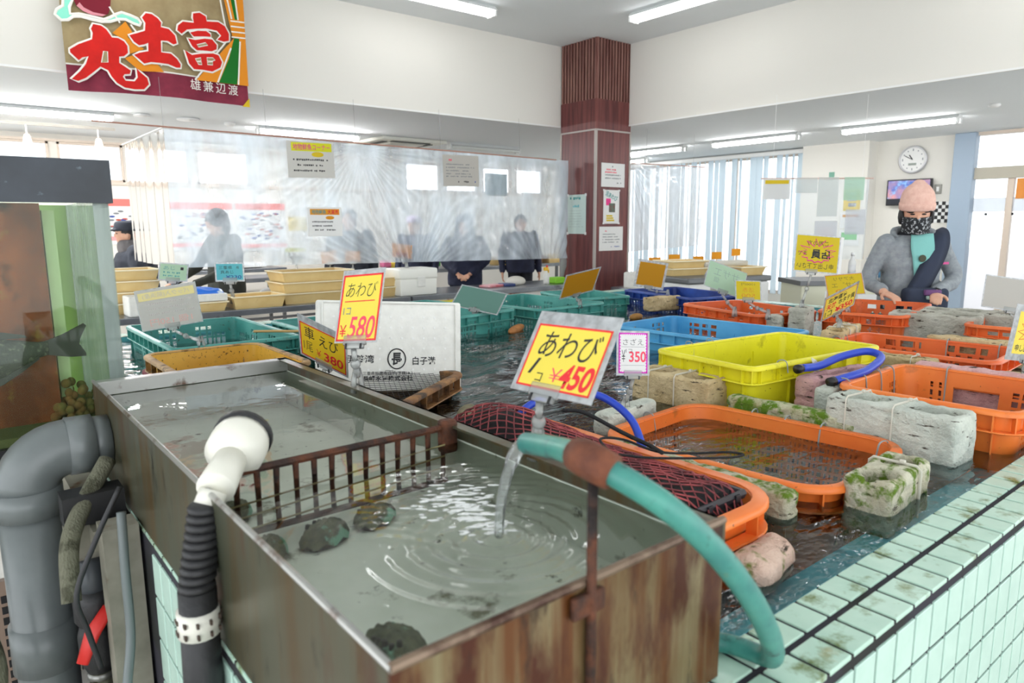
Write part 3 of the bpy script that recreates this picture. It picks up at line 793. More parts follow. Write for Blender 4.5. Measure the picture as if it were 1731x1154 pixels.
C['far'] = crate('orange crate at the right edge below the blank white sign', 3.97, 1.01, 5, .47, .47, .928, .22, P_ORANGE_D, hol_lattice, .05)
C['back'] = crate('orange crate just behind the blue crate, two back-turned signs clipped on it', 3.61, 2.295, -15, .46, .67, .925, .22, P_ORANGE_D, hol_lattice, .05)
C['navy'] = crate('navy blue crate below the column with a tan block tied on', 4.03, 3.07, -12, .5, .76, .930, .24, P_NAVY, hol_rows(.03, .03, .02, .7), .03)
C['green1'] = crate('sea-green crate at the far left behind the amber crate', .92, 3.316, 0, .53, .86, .936, .26, P_GREEN, hol_green, .03, rim_w=.017)
C['amber'] = crate('amber yellow crate just behind the steel trough', .763, 2.576, 0, .44, .58, .935, .24, P_AMBER, hol_amber, .05, mrim=mat('worn_amber_rim', srgb(196, 160, 110), .6, var=(srgb(150, 116, 76), 14), dirt=(srgb(80, 62, 40), 20, .52, .64)), floor_holes=False)
C['green2'] = crate('sea-green crate mostly hidden behind the white foam lid', 1.48, 2.99, 0, .52, .82, .946, .26, P_GREEN, hol_green, .03, rim_w=.017)
C['green3'] = crate('sea-green crate right of the foam lid with a back-turned teal sign', 2.155, 3.34, 10, .53, .76, .940, .26, P_GREEN, hol_green, .03, rim_w=.017)
C['green4'] = crate('sea-green crate in the middle with an orange-yellow sign clipped to its rim', 2.80, 3.28, 2, .56, .76, .940, .26, P_GREEN, hol_green, .03, rim_w=.017)
C['green5'] = crate('farthest sea-green crate, right before the column base', 3.446, 3.465, -16, .43, .57, .928, .24, P_GREEN, hol_green, .03, rim_w=.017)
C['brown'] = crate('brown stained crate covered with black mesh, a white foam lid stuck in it', 1.046, 1.99, 33, .57, .41, .896, .17, P_BROWN, hol_none, .035, rim_w=.026, floor_holes=False)
C['net'] = crate('orange crate beside the steel trough with a netted black basket inside', .989, 1.058, 0, .43, .82, .896, .17, P_ORANGE, hol_grip, .085, rim_w=.026)
C['float'] = None
# the shallow water standing inside the low orange crate
# ------------------------------------------------------------------ hollow float blocks
def block_mat(name, c, v, moss=None, mlo=.55, stain=srgb(58, 46, 32)):
    return mat(name, c, .9, var=(v, 12), dirt=(stain, 17, .595, .66, (1, 1, 4.5)), dirt2=(moss, 30, mlo, mlo+.12) if moss else None, bump=(70, .8))
MOSS = srgb(92, 118, 22)
B_GREY = block_mat('grey_block', srgb(202, 200, 188), srgb(172, 170, 156))
B_PALE = block_mat('pale_block_foam', srgb(214, 218, 206), srgb(184, 190, 180), srgb(120, 132, 60), .66)
B_TAN = block_mat('tan_block', srgb(218, 198, 156), srgb(184, 160, 116), srgb(120, 104, 60), .62)
B_PINK = block_mat('pink_block', srgb(222, 178, 176), srgb(194, 146, 146))
B_MOSS = block_mat('mossy_block', srgb(206, 202, 180), srgb(176, 168, 140), MOSS, .50)
B_MOSSY = block_mat('very_mossy_bar', srgb(204, 204, 178), srgb(160, 156, 110), srgb(88, 122, 20), .47)
m_tie = mat('cable_tie', srgb(226, 222, 208), .4, transl=.2)
m_tie_g = mat('grey_cable_tie', srgb(150, 156, 156), .4)

def block(label, x, y, rot, L, W, z0, z1, m, holes=0, tilt=0, rough=.004, name='float_block', vox=.0065, roundx=.012, group=None, ties=(), hole_w=.72):
    H = z1-z0
    b = MB(); b.box((0, 0, H/2), (L, W, H), bev=roundx, seg=3)
    me = b.mesh(); mods = []
    if holes:
        c = MB()
        for k in range(holes):
            cx = (k-(holes-1)/2)*L/holes
            c.lathe([(1, -.4*H), (1, 1.4*H)], Matrix.Translation((cx, 0, H*.35)) @ Matrix.Diagonal((L/holes*.39, W*hole_w/2, 1, 1)), 24)
        mods.append(('BOOLEAN', dict(cutter=c.mesh(), operation='DIFFERENCE', solver='EXACT')))
    mods.append(('REMESH', dict(mode='VOXEL', voxel_size=vox)))
    me = bake(me, mods)
    seed = Vector((x*7.3, y*5.1, z0*3))
    for v in me.vertices:
        p = v.co+seed
        d = noise.noise(p*22)*rough + noise.noise(p*60)*rough*.55
        crack = max(0, noise.noise(Vector((p.x*14, p.y*14, p.z*70)))-.32)*.018
        v.co = v.co + v.co.normalized()*0 + Vector((v.normal.x, v.normal.y, v.normal.z))*(d-crack)
    t = thing(name, label, 'float', (x, y, z0), radians(rot), group)
    if tilt: me.transform(Matrix.Rotation(radians(tilt), 4, 'X'))
    link_mesh('block', me, m, t, local=True, smooth=True)
    for u in ties:
        e = W/2+.004; hh = H+.003
        b = MB(); b.tube([(u, -e, .01), (u, -e, hh-.008), (u, -e+.008, hh), (u+.004, e-.008, hh), (u+.004, e, hh-.008), (u+.004, e, .01)], .0032, 6, flat=.5); tie_ = b.build('cable_tie', m_tie, t, local=True)
        b = MB(); b.box((u, -e*.3, hh+.004), (.009, .012, .008), bev=.002); b.build('tie_head', m_tie, tie_, local=True)
    return t

block('mossy white block with two oval holes afloat before the brimming low orange crate', 1.515, .606, 4, .235, .096, .775, .893, B_MOSS, 2, ties=(.03,))
block('big pale grey block with two oval holes on the near side of the grip-slot crate', 1.885, .745, 88, .33, .122, .79, .945, B_PALE, 2, ties=(-.02, .1))
block('tan block with two hollow holes tied to the left end of the yellow crate', 1.845, 1.41, 93, .30, .122, .79, .922, B_TAN, 2, ties=(.07, -.03))
block('pink hollow block on the near side of the yellow crate beneath the blue hose', 2.20, 1.055, -6, .36, .08, .80, .936, B_PINK, 1, hole_w=.55)
block('pale foam block below the loop of blue hose, between pink block and orange crate', 2.17, 1.00, 4, .40, .062, .83, .925, B_PALE, 0)
block('long bar thick with green moss tied behind the brimming low orange crate', 1.845, .955, 94, .50, .05, .815, .892, B_MOSSY, 0, ties=())
block('moss-speckled bar wedged between netted crate and the brimming orange crate', 1.252, .925, 92, .50, .055, .805, .878, B_MOSS, 0)
block('pale stained block carrying the pink-edged price card', 1.49, 1.32, 6, .24, .06, .82, .888, B_PALE, 0)
block('rounded pinkish float under the near end of the netted crate', 1.035, .605, 10, .17, .08, .79, .864, block_mat('pinkish_mossy', srgb(220, 192, 174), srgb(196, 160, 142), srgb(110, 120, 50), .58), 0, roundx=.035)
block('beige hollow block in the gap right of the yellow crate', 2.75, 1.10, 92, .26, .075, .80, .915, B_TAN, 1, ties=(-.06,))
block('pink bar tied behind the grip-slot orange crate', 2.505, .72, 92, .44, .06, .82, .948, B_PINK, 0)
block('beige bar tied along the back of the long orange lattice crate', 3.29, 1.02, 94, .36, .06, .82, .93, B_TAN, 0)
block('cream block with three hollows and string, below the red-lettered scallop sign', 3.12, 1.50, 12, .34, .09, .83, .942, B_TAN, 3, ties=(-.05, .06), rough=.007)
block('left one of two grey hollow blocks before the person in the pink hat', 3.90, 1.40, 102, .40, .19, .80, .95, B_GREY, 2)
block('right one of two grey hollow blocks before the person in the pink hat', 4.13, 1.33, 102, .42, .20, .80, .95, B_GREY, 3)
block('grey upright block holding the tall mirrored starburst sign', 3.50, 1.90, 10, .16, .09, .80, .968, B_GREY, 0)
block('small grey block left of the upright block with the starburst sign', 3.40, 1.99, 10, .09, .07, .80, .925, B_GREY, 0)
block('mottled tan block tied on the left side of the navy crate', 3.66, 2.955, -14, .26, .07, .84, .935, B_TAN, 0)
block('small grey-brown block standing behind the navy crate', 4.36, 3.0, -14, .12, .08, .83, .96, B_GREY, 0)
block('tan block at the right edge of the view under the yellow sign', 2.78, .72, 90, .12, .06, .80, .90, B_TAN, 0)
for (x, y, L, rot, lab, c) in ((2.42, 2.95, .27, 35, 'long brown half-sunk float in front of the sea-green crates', srgb(196, 130, 70)), (2.62, 2.80, .10, 20, 'short brown float below the corner of the middle sea-green crate', srgb(150, 100, 54)), (3.30, 2.86, .13, 10, 'small amber float right of the middle sea-green crate', srgb(170, 124, 60)),
                          (.60, 2.95, .16, 100, 'dark red float on the water at the far left', srgb(120, 40, 54)), (1.20, 1.70, .13, 40, 'grey-brown float half under the brown stained crate', srgb(130, 122, 94))):
    b = MB(); b.ell((x, y, .838), (L/2, .028, .022), Matrix.Rotation(radians(rot), 4, 'Z'), 24, 12)
    tag(b.build('float', mat('float_%d%d' % (int(L*100), int(x*100)), c, .7, var=(tuple(q*.6 for q in c[:3])+(1,), 16), bump=(60, .4)), None, True), lab, 'float')

# ------------------------------------------------------------------ ties and hoses on the crates
def tie(parent, x, y, z, ax, drop=.09, w=.02):
    """a cable tie hugging a crate rim at world x, y (ax = outward direction in degrees)"""
    d = Vector((cos(radians(ax)), sin(radians(ax)), 0)); p = Vector((x, y, z))
    b = MB(); b.tube(smooth_path([p-d*.018+Vector((0, 0, -drop)), p-d*.014+Vector((0, 0, -.02)), p-d*.006+Vector((0, 0, .004)), p+d*w+Vector((0, 0, .004)), p+d*(w+.008)+Vector((0, 0, -.03))], 5), .0023, 6, flat=.6)
    b.build('cable_tie', m_tie_g, parent)
for k, y in enumerate((1.09, .99, .89)): tie(C['shell'], 1.775+.004*k, y, .866, 3, .05)
tie(C['shell'], 1.43, 1.245, .866, 95, .04); tie(C['shell'], 1.52, 1.255, .866, 95, .04); tie(C['shell'], 1.745, .72, .866, -15, .04)
for x in (2.04, 2.14, 2.24, 2.33): tie(C['right'], x, .955, .941, 92, .08)
tie(C['right'], 2.455, .83, .941, 2, .16); tie(C['right'], 2.455, .58, .941, 2, .16)
for x, y in ((2.02, 1.155), (2.09, 1.55), (2.2, 1.54)): tie(C['yellow'], x, y, .971, 85 if y > 1.3 else -95, .12)
tie(C['long'], 3.22, 1.1, .916, 4, .1); tie(C['long'], 3.24, .92, .916, 4, .1); tie(C['long'], 2.95, 1.43, .916, 94, .05); tie(C['long'], 3.02, 1.435, .916, 94, .05)
m_bhose = mat('blue_hose', srgb(36, 70, 190), .38, spec=.5)
b = MB(); b.tube(smooth_path([(2.02, 1.085, .962), (2.12, 1.08, .958), (2.25, 1.075, .972), (2.35, 1.04, .982), (2.33, .985, .972), (2.20, .965, .953), (2.10, .965, .948), (2.02, .985, .938)], 8), .0125, 12)
t = thing('blue_hose', 'thick blue hose bent in a loop over the pink block', 'hose', (2.2, 1.02, .92)); b.build('tube', m_bhose, t, True)
b = MB(); b.tube([(2.025, .984, .939), (2.005, .989, .936)], .0142, 12); b.build('dark_end', m_black, t, True)
b = MB(); b.tube([(2.015, 1.085, .962), (1.995, 1.086, .962)], .0142, 12); b.build('dark_end', m_black, t, True)
b = MB(); b.tube(smooth_path([(1.02, 1.26, .93), (1.08, 1.27, .965), (1.16, 1.235, .992), (1.225, 1.17, .985), (1.235, 1.08, .945), (1.215, 1.02, .885)], 8), .0095, 12)
tag(b.build('blue_hose', m_bhose, None, True), 'blue hose arching out of the netted crate behind the price card', 'hose')
t = thing('cloth_knot', 'frayed white string knotted on the yellow crate rim above the pink block', 'string', (2.13, 1.10, .9))
for k in range(9):
    a = k*.7; b = MB(); b.tube(smooth_path([(2.13, 1.112, .976), (2.13+.012*cos(a), 1.10, .962), (2.135+.016*cos(a), 1.092+.008*sin(a), .92+.004*k)], 4), .0024, 5); b.build('strand', m_tie, t)

# ------------------------------------------------------------------ contents of the low orange crate: water, shells
t = thing('shell_bed', 'dark turban shells lying under water in the low orange crate', 'shells', (1.544, .958, .68)); t['kind'] = 'stuff'
b = MB()
rr = random.Random(3)
for k in range(60):
    a = rr.uniform(-.20, .19); c = rr.uniform(-.27, .26)
    if a > .02 and c < -.02: continue
    p = Matrix.Translation((1.544, .958, .69)) @ Matrix.Rotation(radians(5), 4, 'Z') @ Vector((a, c, rr.uniform(0, .045)))
    b.ell(p, (rr.uniform(.026, .042), rr.uniform(.022, .032), rr.uniform(.02, .03)), Matrix.Rotation(rr.uniform(0, 6), 4, 'Z') @ Matrix.Rotation(rr.uniform(-.5, .5), 4, 'X'), 12, 8)
b.build('shells', mat('turban_shell', srgb(96, 88, 60), .7, var=(srgb(58, 56, 40), 30), dirt=(srgb(150, 146, 112), 30, .58, .66), bump=(90, .8)), t, True)

# ------------------------------------------------------------------ black basket under a red-black net
m_bask = mat('black_basket', srgb(24, 24, 28), .5, var=(srgb(44, 44, 50), 20))
t = thing('basket', 'black basket lying in the orange crate beside the steel trough', 'basket', (.99, 1.06, .75))
b = MB(); b.span((.845, .70, .755), (1.13, 1.36, .76)); b.build('bottom', m_bask, t)
for z in (.775, .80, .825, .85, .875, .90):
    b = MB(); b.tube([(.85, .705, z), (1.125, .705, z), (1.125, 1.355, z), (.85, 1.355, z)], .007 if z < .89 else .010, 6, closed=True); b.build('band', m_bask, t)
for k in range(22):
    u = k/22*2*(.275+.65)
    if u < .275: p = (.85+u, .705)
    elif u < .925: p = (1.125, .705+u-.275)
    elif u < 1.2: p = (1.125-(u-.925), 1.355)
    else: p = (.85, 1.355-(u-1.2))
    b = MB(); b.box((p[0], p[1], .83), (.014, .014, .15)); b.build('upright', m_bask, t)
def nz(x, y):
    u = (y-.70)/.66; v = (x-.845)/.29
    h = .912+.030*sin(pi*min(max(v, 0), 1))*(.35+.65*max(u, 0)) + .045*exp(-((u-.82)/.22)**2-((v-.45)/.4)**2) + .007*noise.noise(Vector((x*19, y*17, 1)))
    e = max(0, abs(v-.5)*2-.86)+max(0, abs(u-.5)*2-.93)*1.2
    return h-.30*e
b = MB(); b.grid(20, 40, lambda u, v: Vector((.838+.305*u, .69+.685*v, nz(.838+.305*u, .69+.685*v)-.012)))
b.build('dark_cover', mat('dark_mat', srgb(22, 20, 22), .9, bump=(80, .5)), t, True)
tb = bmesh.new(); vs = {}
cell = .0135
def nv(i, j):
    if (i, j) not in vs:
        x = .838+.305*i/24; y = .688+.69*j/46
        x += .004*noise.noise(Vector((x*30, y*30, 5))); y += .005*noise.noise(Vector((x*26, y*26, 9)))
        vs[(i, j)] = tb.verts.new((x, y, nz(x, y)+.002+.003*noise.noise(Vector((x*60, y*60, 2)))))
    return vs[(i, j)]
for i in range(25):
    for j in range(47):
        if (i+j) % 2 == 0 and 0 < i < 24 and 0 < j < 46: tb.faces.new((nv(i-1, j), nv(i, j-1), nv(i+1, j), nv(i, j+1)))
me = bpy.data.meshes.new('m'); tb.to_mesh(me); tb.free()
me = bake(me, [('WIREFRAME', dict(thickness=.0042, use_replace=True, use_even_offset=False))])
tag(link_mesh('fishing_net', me, mat('net_cord', srgb(178, 84, 86), .8, var=(srgb(104, 54, 58), 18))), 'dark red fishing net draped over the black basket', 'net')
m_rope = mat('black_rope', srgb(30, 30, 32), .8, bump=(200, .5))
b = MB(); b.tube(smooth_path([(1.02, .95, .945), (1.05, 1.0, .952), (1.10, .98, .945), (1.14, .92, .925), (1.24, .90, .905), (1.30, .86, .905), (1.32, .83, .903), (1.28, .84, .902), (1.18, .88, .912), (1.08, .90, .93), (1.03, .93, .94)], 6), .0028, 8)
tag(b.build('rope', m_rope, None, True), 'thin black rope looped across the net over the crate edge', 'rope')
b = MB(); b.tube(smooth_path([(.84, 1.33, .90), (.85, 1.37, .925), (.88, 1.36, .93), (.92, 1.33, .925), (.93, 1.29, .93)], 6), .0065, 8)
tag(b.build('rope', m_rope, None, True), 'thick black rope end at the far left corner of the netted basket', 'rope')
b = MB(); b.tube(smooth_path([(1.09, 1.16, .975), (1.12, 1.12, .972), (1.15, 1.03, .94), (1.16, .96, .925), (1.13, .9, .93)], 6), .005, 8)
tag(b.build('rope', m_rope, None, True), 'thick black rope lying along the right side of the net', 'rope')

# ------------------------------------------------------------------ foam lid and mesh in the brown crate
m_foam = mat('white_foam', srgb(240, 240, 234), .7, var=(srgb(230, 230, 224), 30), bump=(120, .12))
m_ink = mat('black_ink', srgb(28, 30, 34), .6)
M = frame_M((1.175, 2.11, 1.012), (.9335, -.3505, -.06), (.10, .16, .98))
t = thing('box_cover', 'big white foam box lid with black lettering stuck in the brown crate', 'lid', (1.175, 2.11, .84))
b = MB(); b.box((0, -.02, -.012), (.497, .31, .022), M, .009, 3); b.build('board', m_foam, t, True)
for c_, d_ in (((0, .128, .002), (.45, .006, .008)), ((-.228, -.02, .002), (.006, .29, .008)), ((.228, -.02, .002), (.006, .29, .008))):
    b = MB(); b.box(c_, d_, M, .002); b.build('raised_rib', m_foam, t)
b = MB()
for i in range(11):
    for j in range(6): b.lathe([(.004, -.001), (.004, .0006)], M @ Matrix.Translation((-.19+.038*i, -.10+.036*j, .0)), 8)
b.build('dimples', mat('foam_dimple', srgb(246, 247, 244), .6), t)['kind'] = 'stuff'
text(t, '伊勢湾', m_ink, M, -.105, -.063, .095, .027, bold=.012)
text(t, '長', m_ink, M, .02, -.063, .034, .040, bold=.03)
b = MB()
ring = [(.02+.030*cos(2*pi*k/40), -.063+.034*sin(2*pi*k/40), .001) for k in range(40)]
b.tube(ring, .002, 6, M, closed=True, flat=.4); b.build('ring_mark', m_ink, t)
text(t, '白子港', m_ink, M, .115, -.070, .080, .028, bold=.012)
text(t, '三重県鈴鹿市白子1丁目19-2', m_ink, M, -.01, -.112, .170, .0125, bold=.004)
text(t, '長崎水産株式会社', m_ink, M, -.01, -.129, .170, .017, bold=.02)
Mc = Matrix.Translation((1.046, 1.99, 0)) @ Matrix.Rotation(radians(33), 4, 'Z')
tb = bmesh.new(); vs = {}
for i in range(33):
    for j in range(21):
        u = -.24+.48*i/32; v = -.165+.20*j/20
        z = .884+.03*max(0, (j/20))**1.5-.02*(1-abs(2*i/32-1)**3)*(1-j/20)*.3
        vs[(i, j)] = tb.verts.new(Mc @ Vector((u, v, z)))
for i in range(1, 32):
    for j in range(1, 20):
        if (i+j) % 2 == 0: tb.faces.new((vs[(i-1, j)], vs[(i, j-1)], vs[(i+1, j)], vs[(i, j+1)]))
me = bpy.data.meshes.new('m'); tb.to_mesh(me); tb.free()
me = bake(me, [('WIREFRAME', dict(thickness=.0017, use_replace=True, use_even_offset=False))])
tag(link_mesh('mesh_cover', me, m_black), 'black wire mesh stretched over the brown crate before the foam lid', 'mesh')

# ------------------------------------------------------------------ teal hose on its rusty post
t = thing('hose_stand', 'rusty post with a sleeve on the front of the steel trough', 'stand', (.462, .45, .92))
b = MB(); b.tube([(.462, .449, .86), (.462, .449, 1.165)], .0052, 10); b.build('post', m_rust, t, True)
b = MB(); b.box((.458, .450, 1.034), (.044, .008, .024), bev=.003); b.build('bracket', m_rust, t)
hp = smooth_path([(.508, .602, 1.150), (.500, .565, 1.158), (.482, .51, 1.170), (.462, .452, 1.178), (.490, .395, 1.150), (.540, .372, 1.100), (.602, .365, 1.030), (.665, .375, .955), (.712, .395, .900), (.745, .425, .870), (.745, .470, .863), (.722, .505, .863), (.705, .535, .863)], 8)
i0 = min(range(len(hp)), key=lambda i: (hp[i]-Vector((.462, .452, 1.178))).length)
b = MB(); b.tube([hp[i0-3], hp[i0-1], hp[i0+1], hp[i0+3]], [.0175, .0185, .0185, .0175], 16); b.build('sleeve', mat('rust_sleeve', srgb(126, 72, 46), .75, var=(srgb(92, 50, 34), 30), bump=(80, .5)), t, True)
m_those = mat('teal_hose', srgb(72, 146, 132), .38, var=(srgb(52, 120, 114), 16), dirt=(srgb(34, 66, 60), 30, .58, .68), dirt2=(srgb(120, 128, 84), 18, .62, .74), spec=.5)
tag(MB().tube(hp, .0125, 16).build('teal_hose', m_those, None, True), 'thick teal hose arching from the trough to the tiled coping', 'hose')
st = smooth_path([(.511, .606, 1.147), (.508, .620, 1.135), (.502, .632, 1.10), (.498, .639, 1.06), (.497, .641, 1.024)], 5)
tag(MB().tube(st, [.0095]*4+[.0088]*4+[.007]*4+[.006]*8+[.0055], 12).build('water_stream', m_stream, None, True), 'clear stream of water falling from the teal hose into the trough', 'water')

# ------------------------------------------------------------------ white pipe fitting on a black hose, grey drain pipe, hoses and frame at the left
m_pvcw = mat('white_pvc', srgb(228, 226, 214), .35, dirt=(srgb(150, 140, 120), 26, .66, .74))
m_bk = mat('black_hose', srgb(34, 34, 36), .5, bump=(60, .2))
t = thing('pipe_fitting', 'white pipe tee on an upright black hose beside the trough', 'pipe fitting', (.222, .92, .5))
b = MB(); b.tube([(.211, .915, .45), (.214, .918, .80), (.216, .92, .935)], [.025, .025, .024], 16); b.build('black_hose', m_bk, t, True)
b = MB()
for k in range(10): b.lathe([(.020, 0), (.0235, .004), (.0235, .008), (.020, .0115)], Matrix.Translation((.216+.0026*k, .92+.0020*k, .935+.0105*k)), 16, True)
b.build('ribbed_hose', m_bk, t, True)
b = MB(); b.lathe([(.0265, 0), (.0265, .034)], Matrix.Translation((.2145, .919, .875)), 20); b.build('clamp_band', m_pvcw, t, True)
b = MB()
for k in range(10):
    a = k*2*pi/10
    for z in (.883, .899): b.box((.2145+.0262*cos(a), .919+.0262*sin(a), z), (.003, .011, .006), Matrix.Identity(4), rz=0)
b.build('clamp_slots', mat('slot_brown', srgb(70, 56, 46), .7), t)['kind'] = 'stuff'
a0 = Vector((.262, .955, 1.058)); a1 = Vector((.318, 1.035, 1.083)); dd = (a1-a0).normalized()
b = MB(); b.tube([(.242, .940, 1.036), (.252, .945, 1.052)], .018, 16); b.build('neck', m_pvcw, t, True)
b = MB(); b.tube([a0-dd*.014, a0-dd*.012, a0+dd*.06], [.0235, .0255, .0225], 20); b.build('tee_body', m_pvcw, t, True)
b = MB(); b.tube([a1-dd*.045, a1-dd*.03, a1, a1+dd*.012], [.022, .041, .042, .040], 24); b.build('flange', m_pvcw, t, True)
b = MB(); b.tube([a1+dd*.012, a1+dd*.024], [.043, .043], 24); b.build('rubber_ring', m_bk, t, True)
# grey pipe
m_pvc = mat('grey_pvc', srgb(112, 118, 118), .30, var=(srgb(100, 106, 106), 6), spec=.5, dirt=(srgb(150, 120, 80), 12, .72, .8))
t = thing('drain_pipe', 'thick grey plastic drain pipe with an elbow, left of the trough', 'pipe', (.10, 1.66, 0))
y = 1.66
b = MB(); b.tube([(.2415, y, .955), (.205, y, .955)], .054, 28); b.build('branch_pipe', m_pvc, t, True)
b = MB(); b.tube([(.212, y, .955), (.165, y, .955)], [.060, .060], 28); b.build('socket', m_pvc, t, True)
b = MB(); b.tube([(.17, y, .955)]+[(.165-.075*sin(k*pi/16), y, .955-.075*(1-cos(k*pi/16))) for k in range(9)], .057, 28); b.build('elbow', m_pvc, t, True)
b = MB(); b.tube([(.09, y, .885), (.09, y, .83)], .061, 28); b.build('socket', m_pvc, t, True)
b = MB(); b.tube([(.09, y, .84), (.09, y, .10)], .055, 28); b.build('upright_pipe', m_pvc, t, True)
b = MB(); b.tube([(.09, y, .60), (.09, y, .50)], .061, 28); b.build('socket', m_pvc, t, True)
# frame under the aquarium
m_fr = mat('weathered_frame', srgb(150, 146, 132), .6, var=(srgb(120, 118, 104), 10), dirt=(srgb(100, 66, 40), 14, .6, .7))
t = thing('aquarium_stand', 'weathered angle-steel stand under the aquarium beside the tiled basin', 'stand', (-.1, 1.9, 0))
for x, yy in ((.206, 1.42), (-.62, 2.0), (.19, 2.5), (-.62, 2.5), (-.25, 2.0)):
    b = MB(); b.span((x-.03, yy-.03, 0), (x+.03, yy+.03, .86)); b.build('leg', m_fr, t)
b = MB(); b.span((.13, 1.50, .752), (.232, 1.53, .838)); b.build('cross_beam', m_fr, t)
b = MB(); b.span((.13, 1.49, .842), (.234, 1.55, .90)); b.build('black_beam', m_black, t)
b = MB(); b.span((-.65, 1.98, .70), (.22, 2.02, .80)); b.build('cross_beam', m_fr, t)
b = MB(); b.span((-.65, 1.94, .86), (.333, 2.55, .895)); b.build('black_shelf', m_black, t)
b = MB(); b.span((.17, 1.45, .80), (.22, 2.5, .84)); b.build('side_beam', m_fr, t)
# small hoses
m_rib = mat('ribbed_grey_hose', srgb(112, 112, 92), .6, dirt=(srgb(70, 70, 50), 30, .5, .6), bump=(260, .8, (1, 1, .2)))
tag(MB().tube(smooth_path([(.22, 1.56, .94), (.165, 1.50, .88), (.13, 1.44, .83), (.12, 1.40, .74)], 6), .016, 12).build('braided_hose', m_rib, None, True), 'braided grey hose slanting down behind the drain pipe', 'hose')
tag(MB().tube(smooth_path([(.205, 1.36, .90), (.20, 1.345, .8), (.196, 1.33, .68), (.178, 1.30, .60), (.165, 1.28, .5), (.18, 1.26, .3)], 6), .008, 10).build('thin_hose', mat('thin_grey_hose', srgb(104, 112, 112), .45), None, True), 'thin grey hose hanging along the frame leg', 'hose')
tag(MB().tube(smooth_path([(.21, 1.38, .94), (.165, 1.37, .86), (.125, 1.36, .77), (.135, 1.36, .70), (.15, 1.36, .62)], 6), .005, 8).build('black_cable', m_bk, None, True), 'thin black cable crossing in front of the frame beam', 'cable')
t = thing('shutoff_valve', 'black valve with a red lever between drain pipe and frame leg', 'valve', (.165, 1.50, .3))
b = MB(); b.tube([(.165, 1.50, .77), (.165, 1.50, .69)], .026, 16); b.build('pipe', mat('dark_pipe', srgb(70, 74, 78), .4), t, True)
b = MB(); b.lathe([(.03, 0), (.036, .01), (.036, .05), (.03, .07)], Matrix.Translation((.165, 1.50, .64)), 16); b.build('union_nut', m_bk, t, True)
b = MB(); b.lathe([(.024, 0), (.034, .03), (.034, .08), (.026, .11)], Matrix.Translation((.165, 1.50, .54)), 16); b.build('body', m_bk, t, True)
b = MB(); b.tube([(.128, 1.43, .60), (.15, 1.445, .645), (.182, 1.45, .685)], [.013, .017, .014], 10, flat=.5); b.build('red_lever', mat('red_lever', srgb(200, 40, 34), .45), t, True)
b = MB(); b.tube([(.165, 1.50, .545), (.168, 1.49, .12)], .022, 14); b.build('braided_hose', m_rib, t, True)
b = MB(); b.lathe([(.025, 0), (.025, .012)], Matrix.Translation((.165, 1.50, .525)), 16); b.build('hose_clip', mat('clip_steel', srgb(150, 150, 146), .35, .8), t, True)
tag(MB().tube(smooth_path([(-.02, 1.52, .72), (.0, 1.50, .60), (-.03, 1.47, .5), (-.08, 1.45, .4)], 6), .02, 12).build('braided_hose', m_rib, None, True), 'braided grey hose at the lower left edge behind the drain pipe', 'hose')
tag(MB().tube(smooth_path([(.135, 1.42, .56), (.128, 1.40, .48), (.12, 1.38, .40), (.12, 1.36, .25)], 5), .014, 10).build('olive_hose', mat('olive_hose', srgb(110, 104, 70), .6), None, True), 'olive hose hanging below the red lever', 'hose')
t = thing('perforated_tray', 'pinkish perforated tray low at the left edge under the frame', 'tray', (-.1, 1.95, .3))
b = MB(); b.span((-.4, 2.0, .25), (.1, 2.02, .56)); b.build('panel', mat('pinkish_plastic', srgb(150, 128, 112), .6), t)
b = MB()
for i in range(14):
    for j in range(9): b.box((-.36+.033*i, 1.999, .29+.028*j), (.012, .004, .018))
b.build('slots', m_black, t)['kind'] = 'stuff'

# ------------------------------------------------------------------ aquarium with a fish
m_acr = clear_mat('aquarium_acrylic', (.93, .98, .93, 1), 1.45, .02, haze=.03, hazecol=srgb(190, 206, 170), boost=.6)
t = thing('aquarium', 'tall acrylic aquarium of green water with a black top band at the left edge', 'aquarium', (-.1, 2.2, .895))
AX0, AX1, AY0, AY1, AZ0, AZ1 = -.55, .333, 1.95, 2.42, .895, 1.462
b = MB(); b.span((AX0, AY0, AZ0), (AX1, AY0+.012, AZ1)); b.build('front_pane', m_acr, t)
m_edge_acr = clear_mat('acrylic_edge', (.86, .93, .95, 1), 1.49, .03, haze=.45, hazecol=srgb(232, 240, 244), hazevar=(14, .40, .92, (1, 1, .12)))
b = MB(); b.span((AX1-.032, AY0+.012, AZ0), (AX1, AY1, AZ1)); b.build('side_pane', m_edge_acr, t)
b = MB(); b.span((AX0, AY1-.012, AZ0), (AX1-.032, AY1, AZ1)); b.build('back_panel', mat('green_back', srgb(206, 230, 172), .6, var=(srgb(178, 208, 140), 4), dirt=(srgb(106, 84, 40), 9, .60, .74, (1, 1, .3)), transl=.6), t)
b = MB(); b.span((AX0+.01, AY0+.012, AZ0), (AX1-.032, AY1-.012, AZ0+.02)); b.build('bottom', mat('gravel_green', srgb(96, 104, 60), .9), t)
b = MB(); b.span((AX0-.01, AY0-.012, AZ1-.006), (AX1+.008, AY0-.002, AZ1+.094)); b.span((AX1-.002, AY0-.002, AZ1-.006), (AX1+.008, AY1, AZ1+.094))
b.build('black_band', mat('scratched_black', srgb(44, 52, 62), .35, var=(srgb(24, 32, 40), 5), dirt=(srgb(120, 140, 150), 14, .63, .76)), t)
b = MB(); b.span((AX0+.02, 2.08, AZ0+.02), (.205, 2.28, AZ1-.004)); b.build('filter_column', mat('algae_brown', srgb(176, 92, 48), .85, var=(srgb(112, 56, 34), 6, (1, 1, .6)), dirt=(srgb(150, 120, 44), 12, .58, .7), dirt2=(srgb(64, 36, 28), 8, .58, .7)), t)
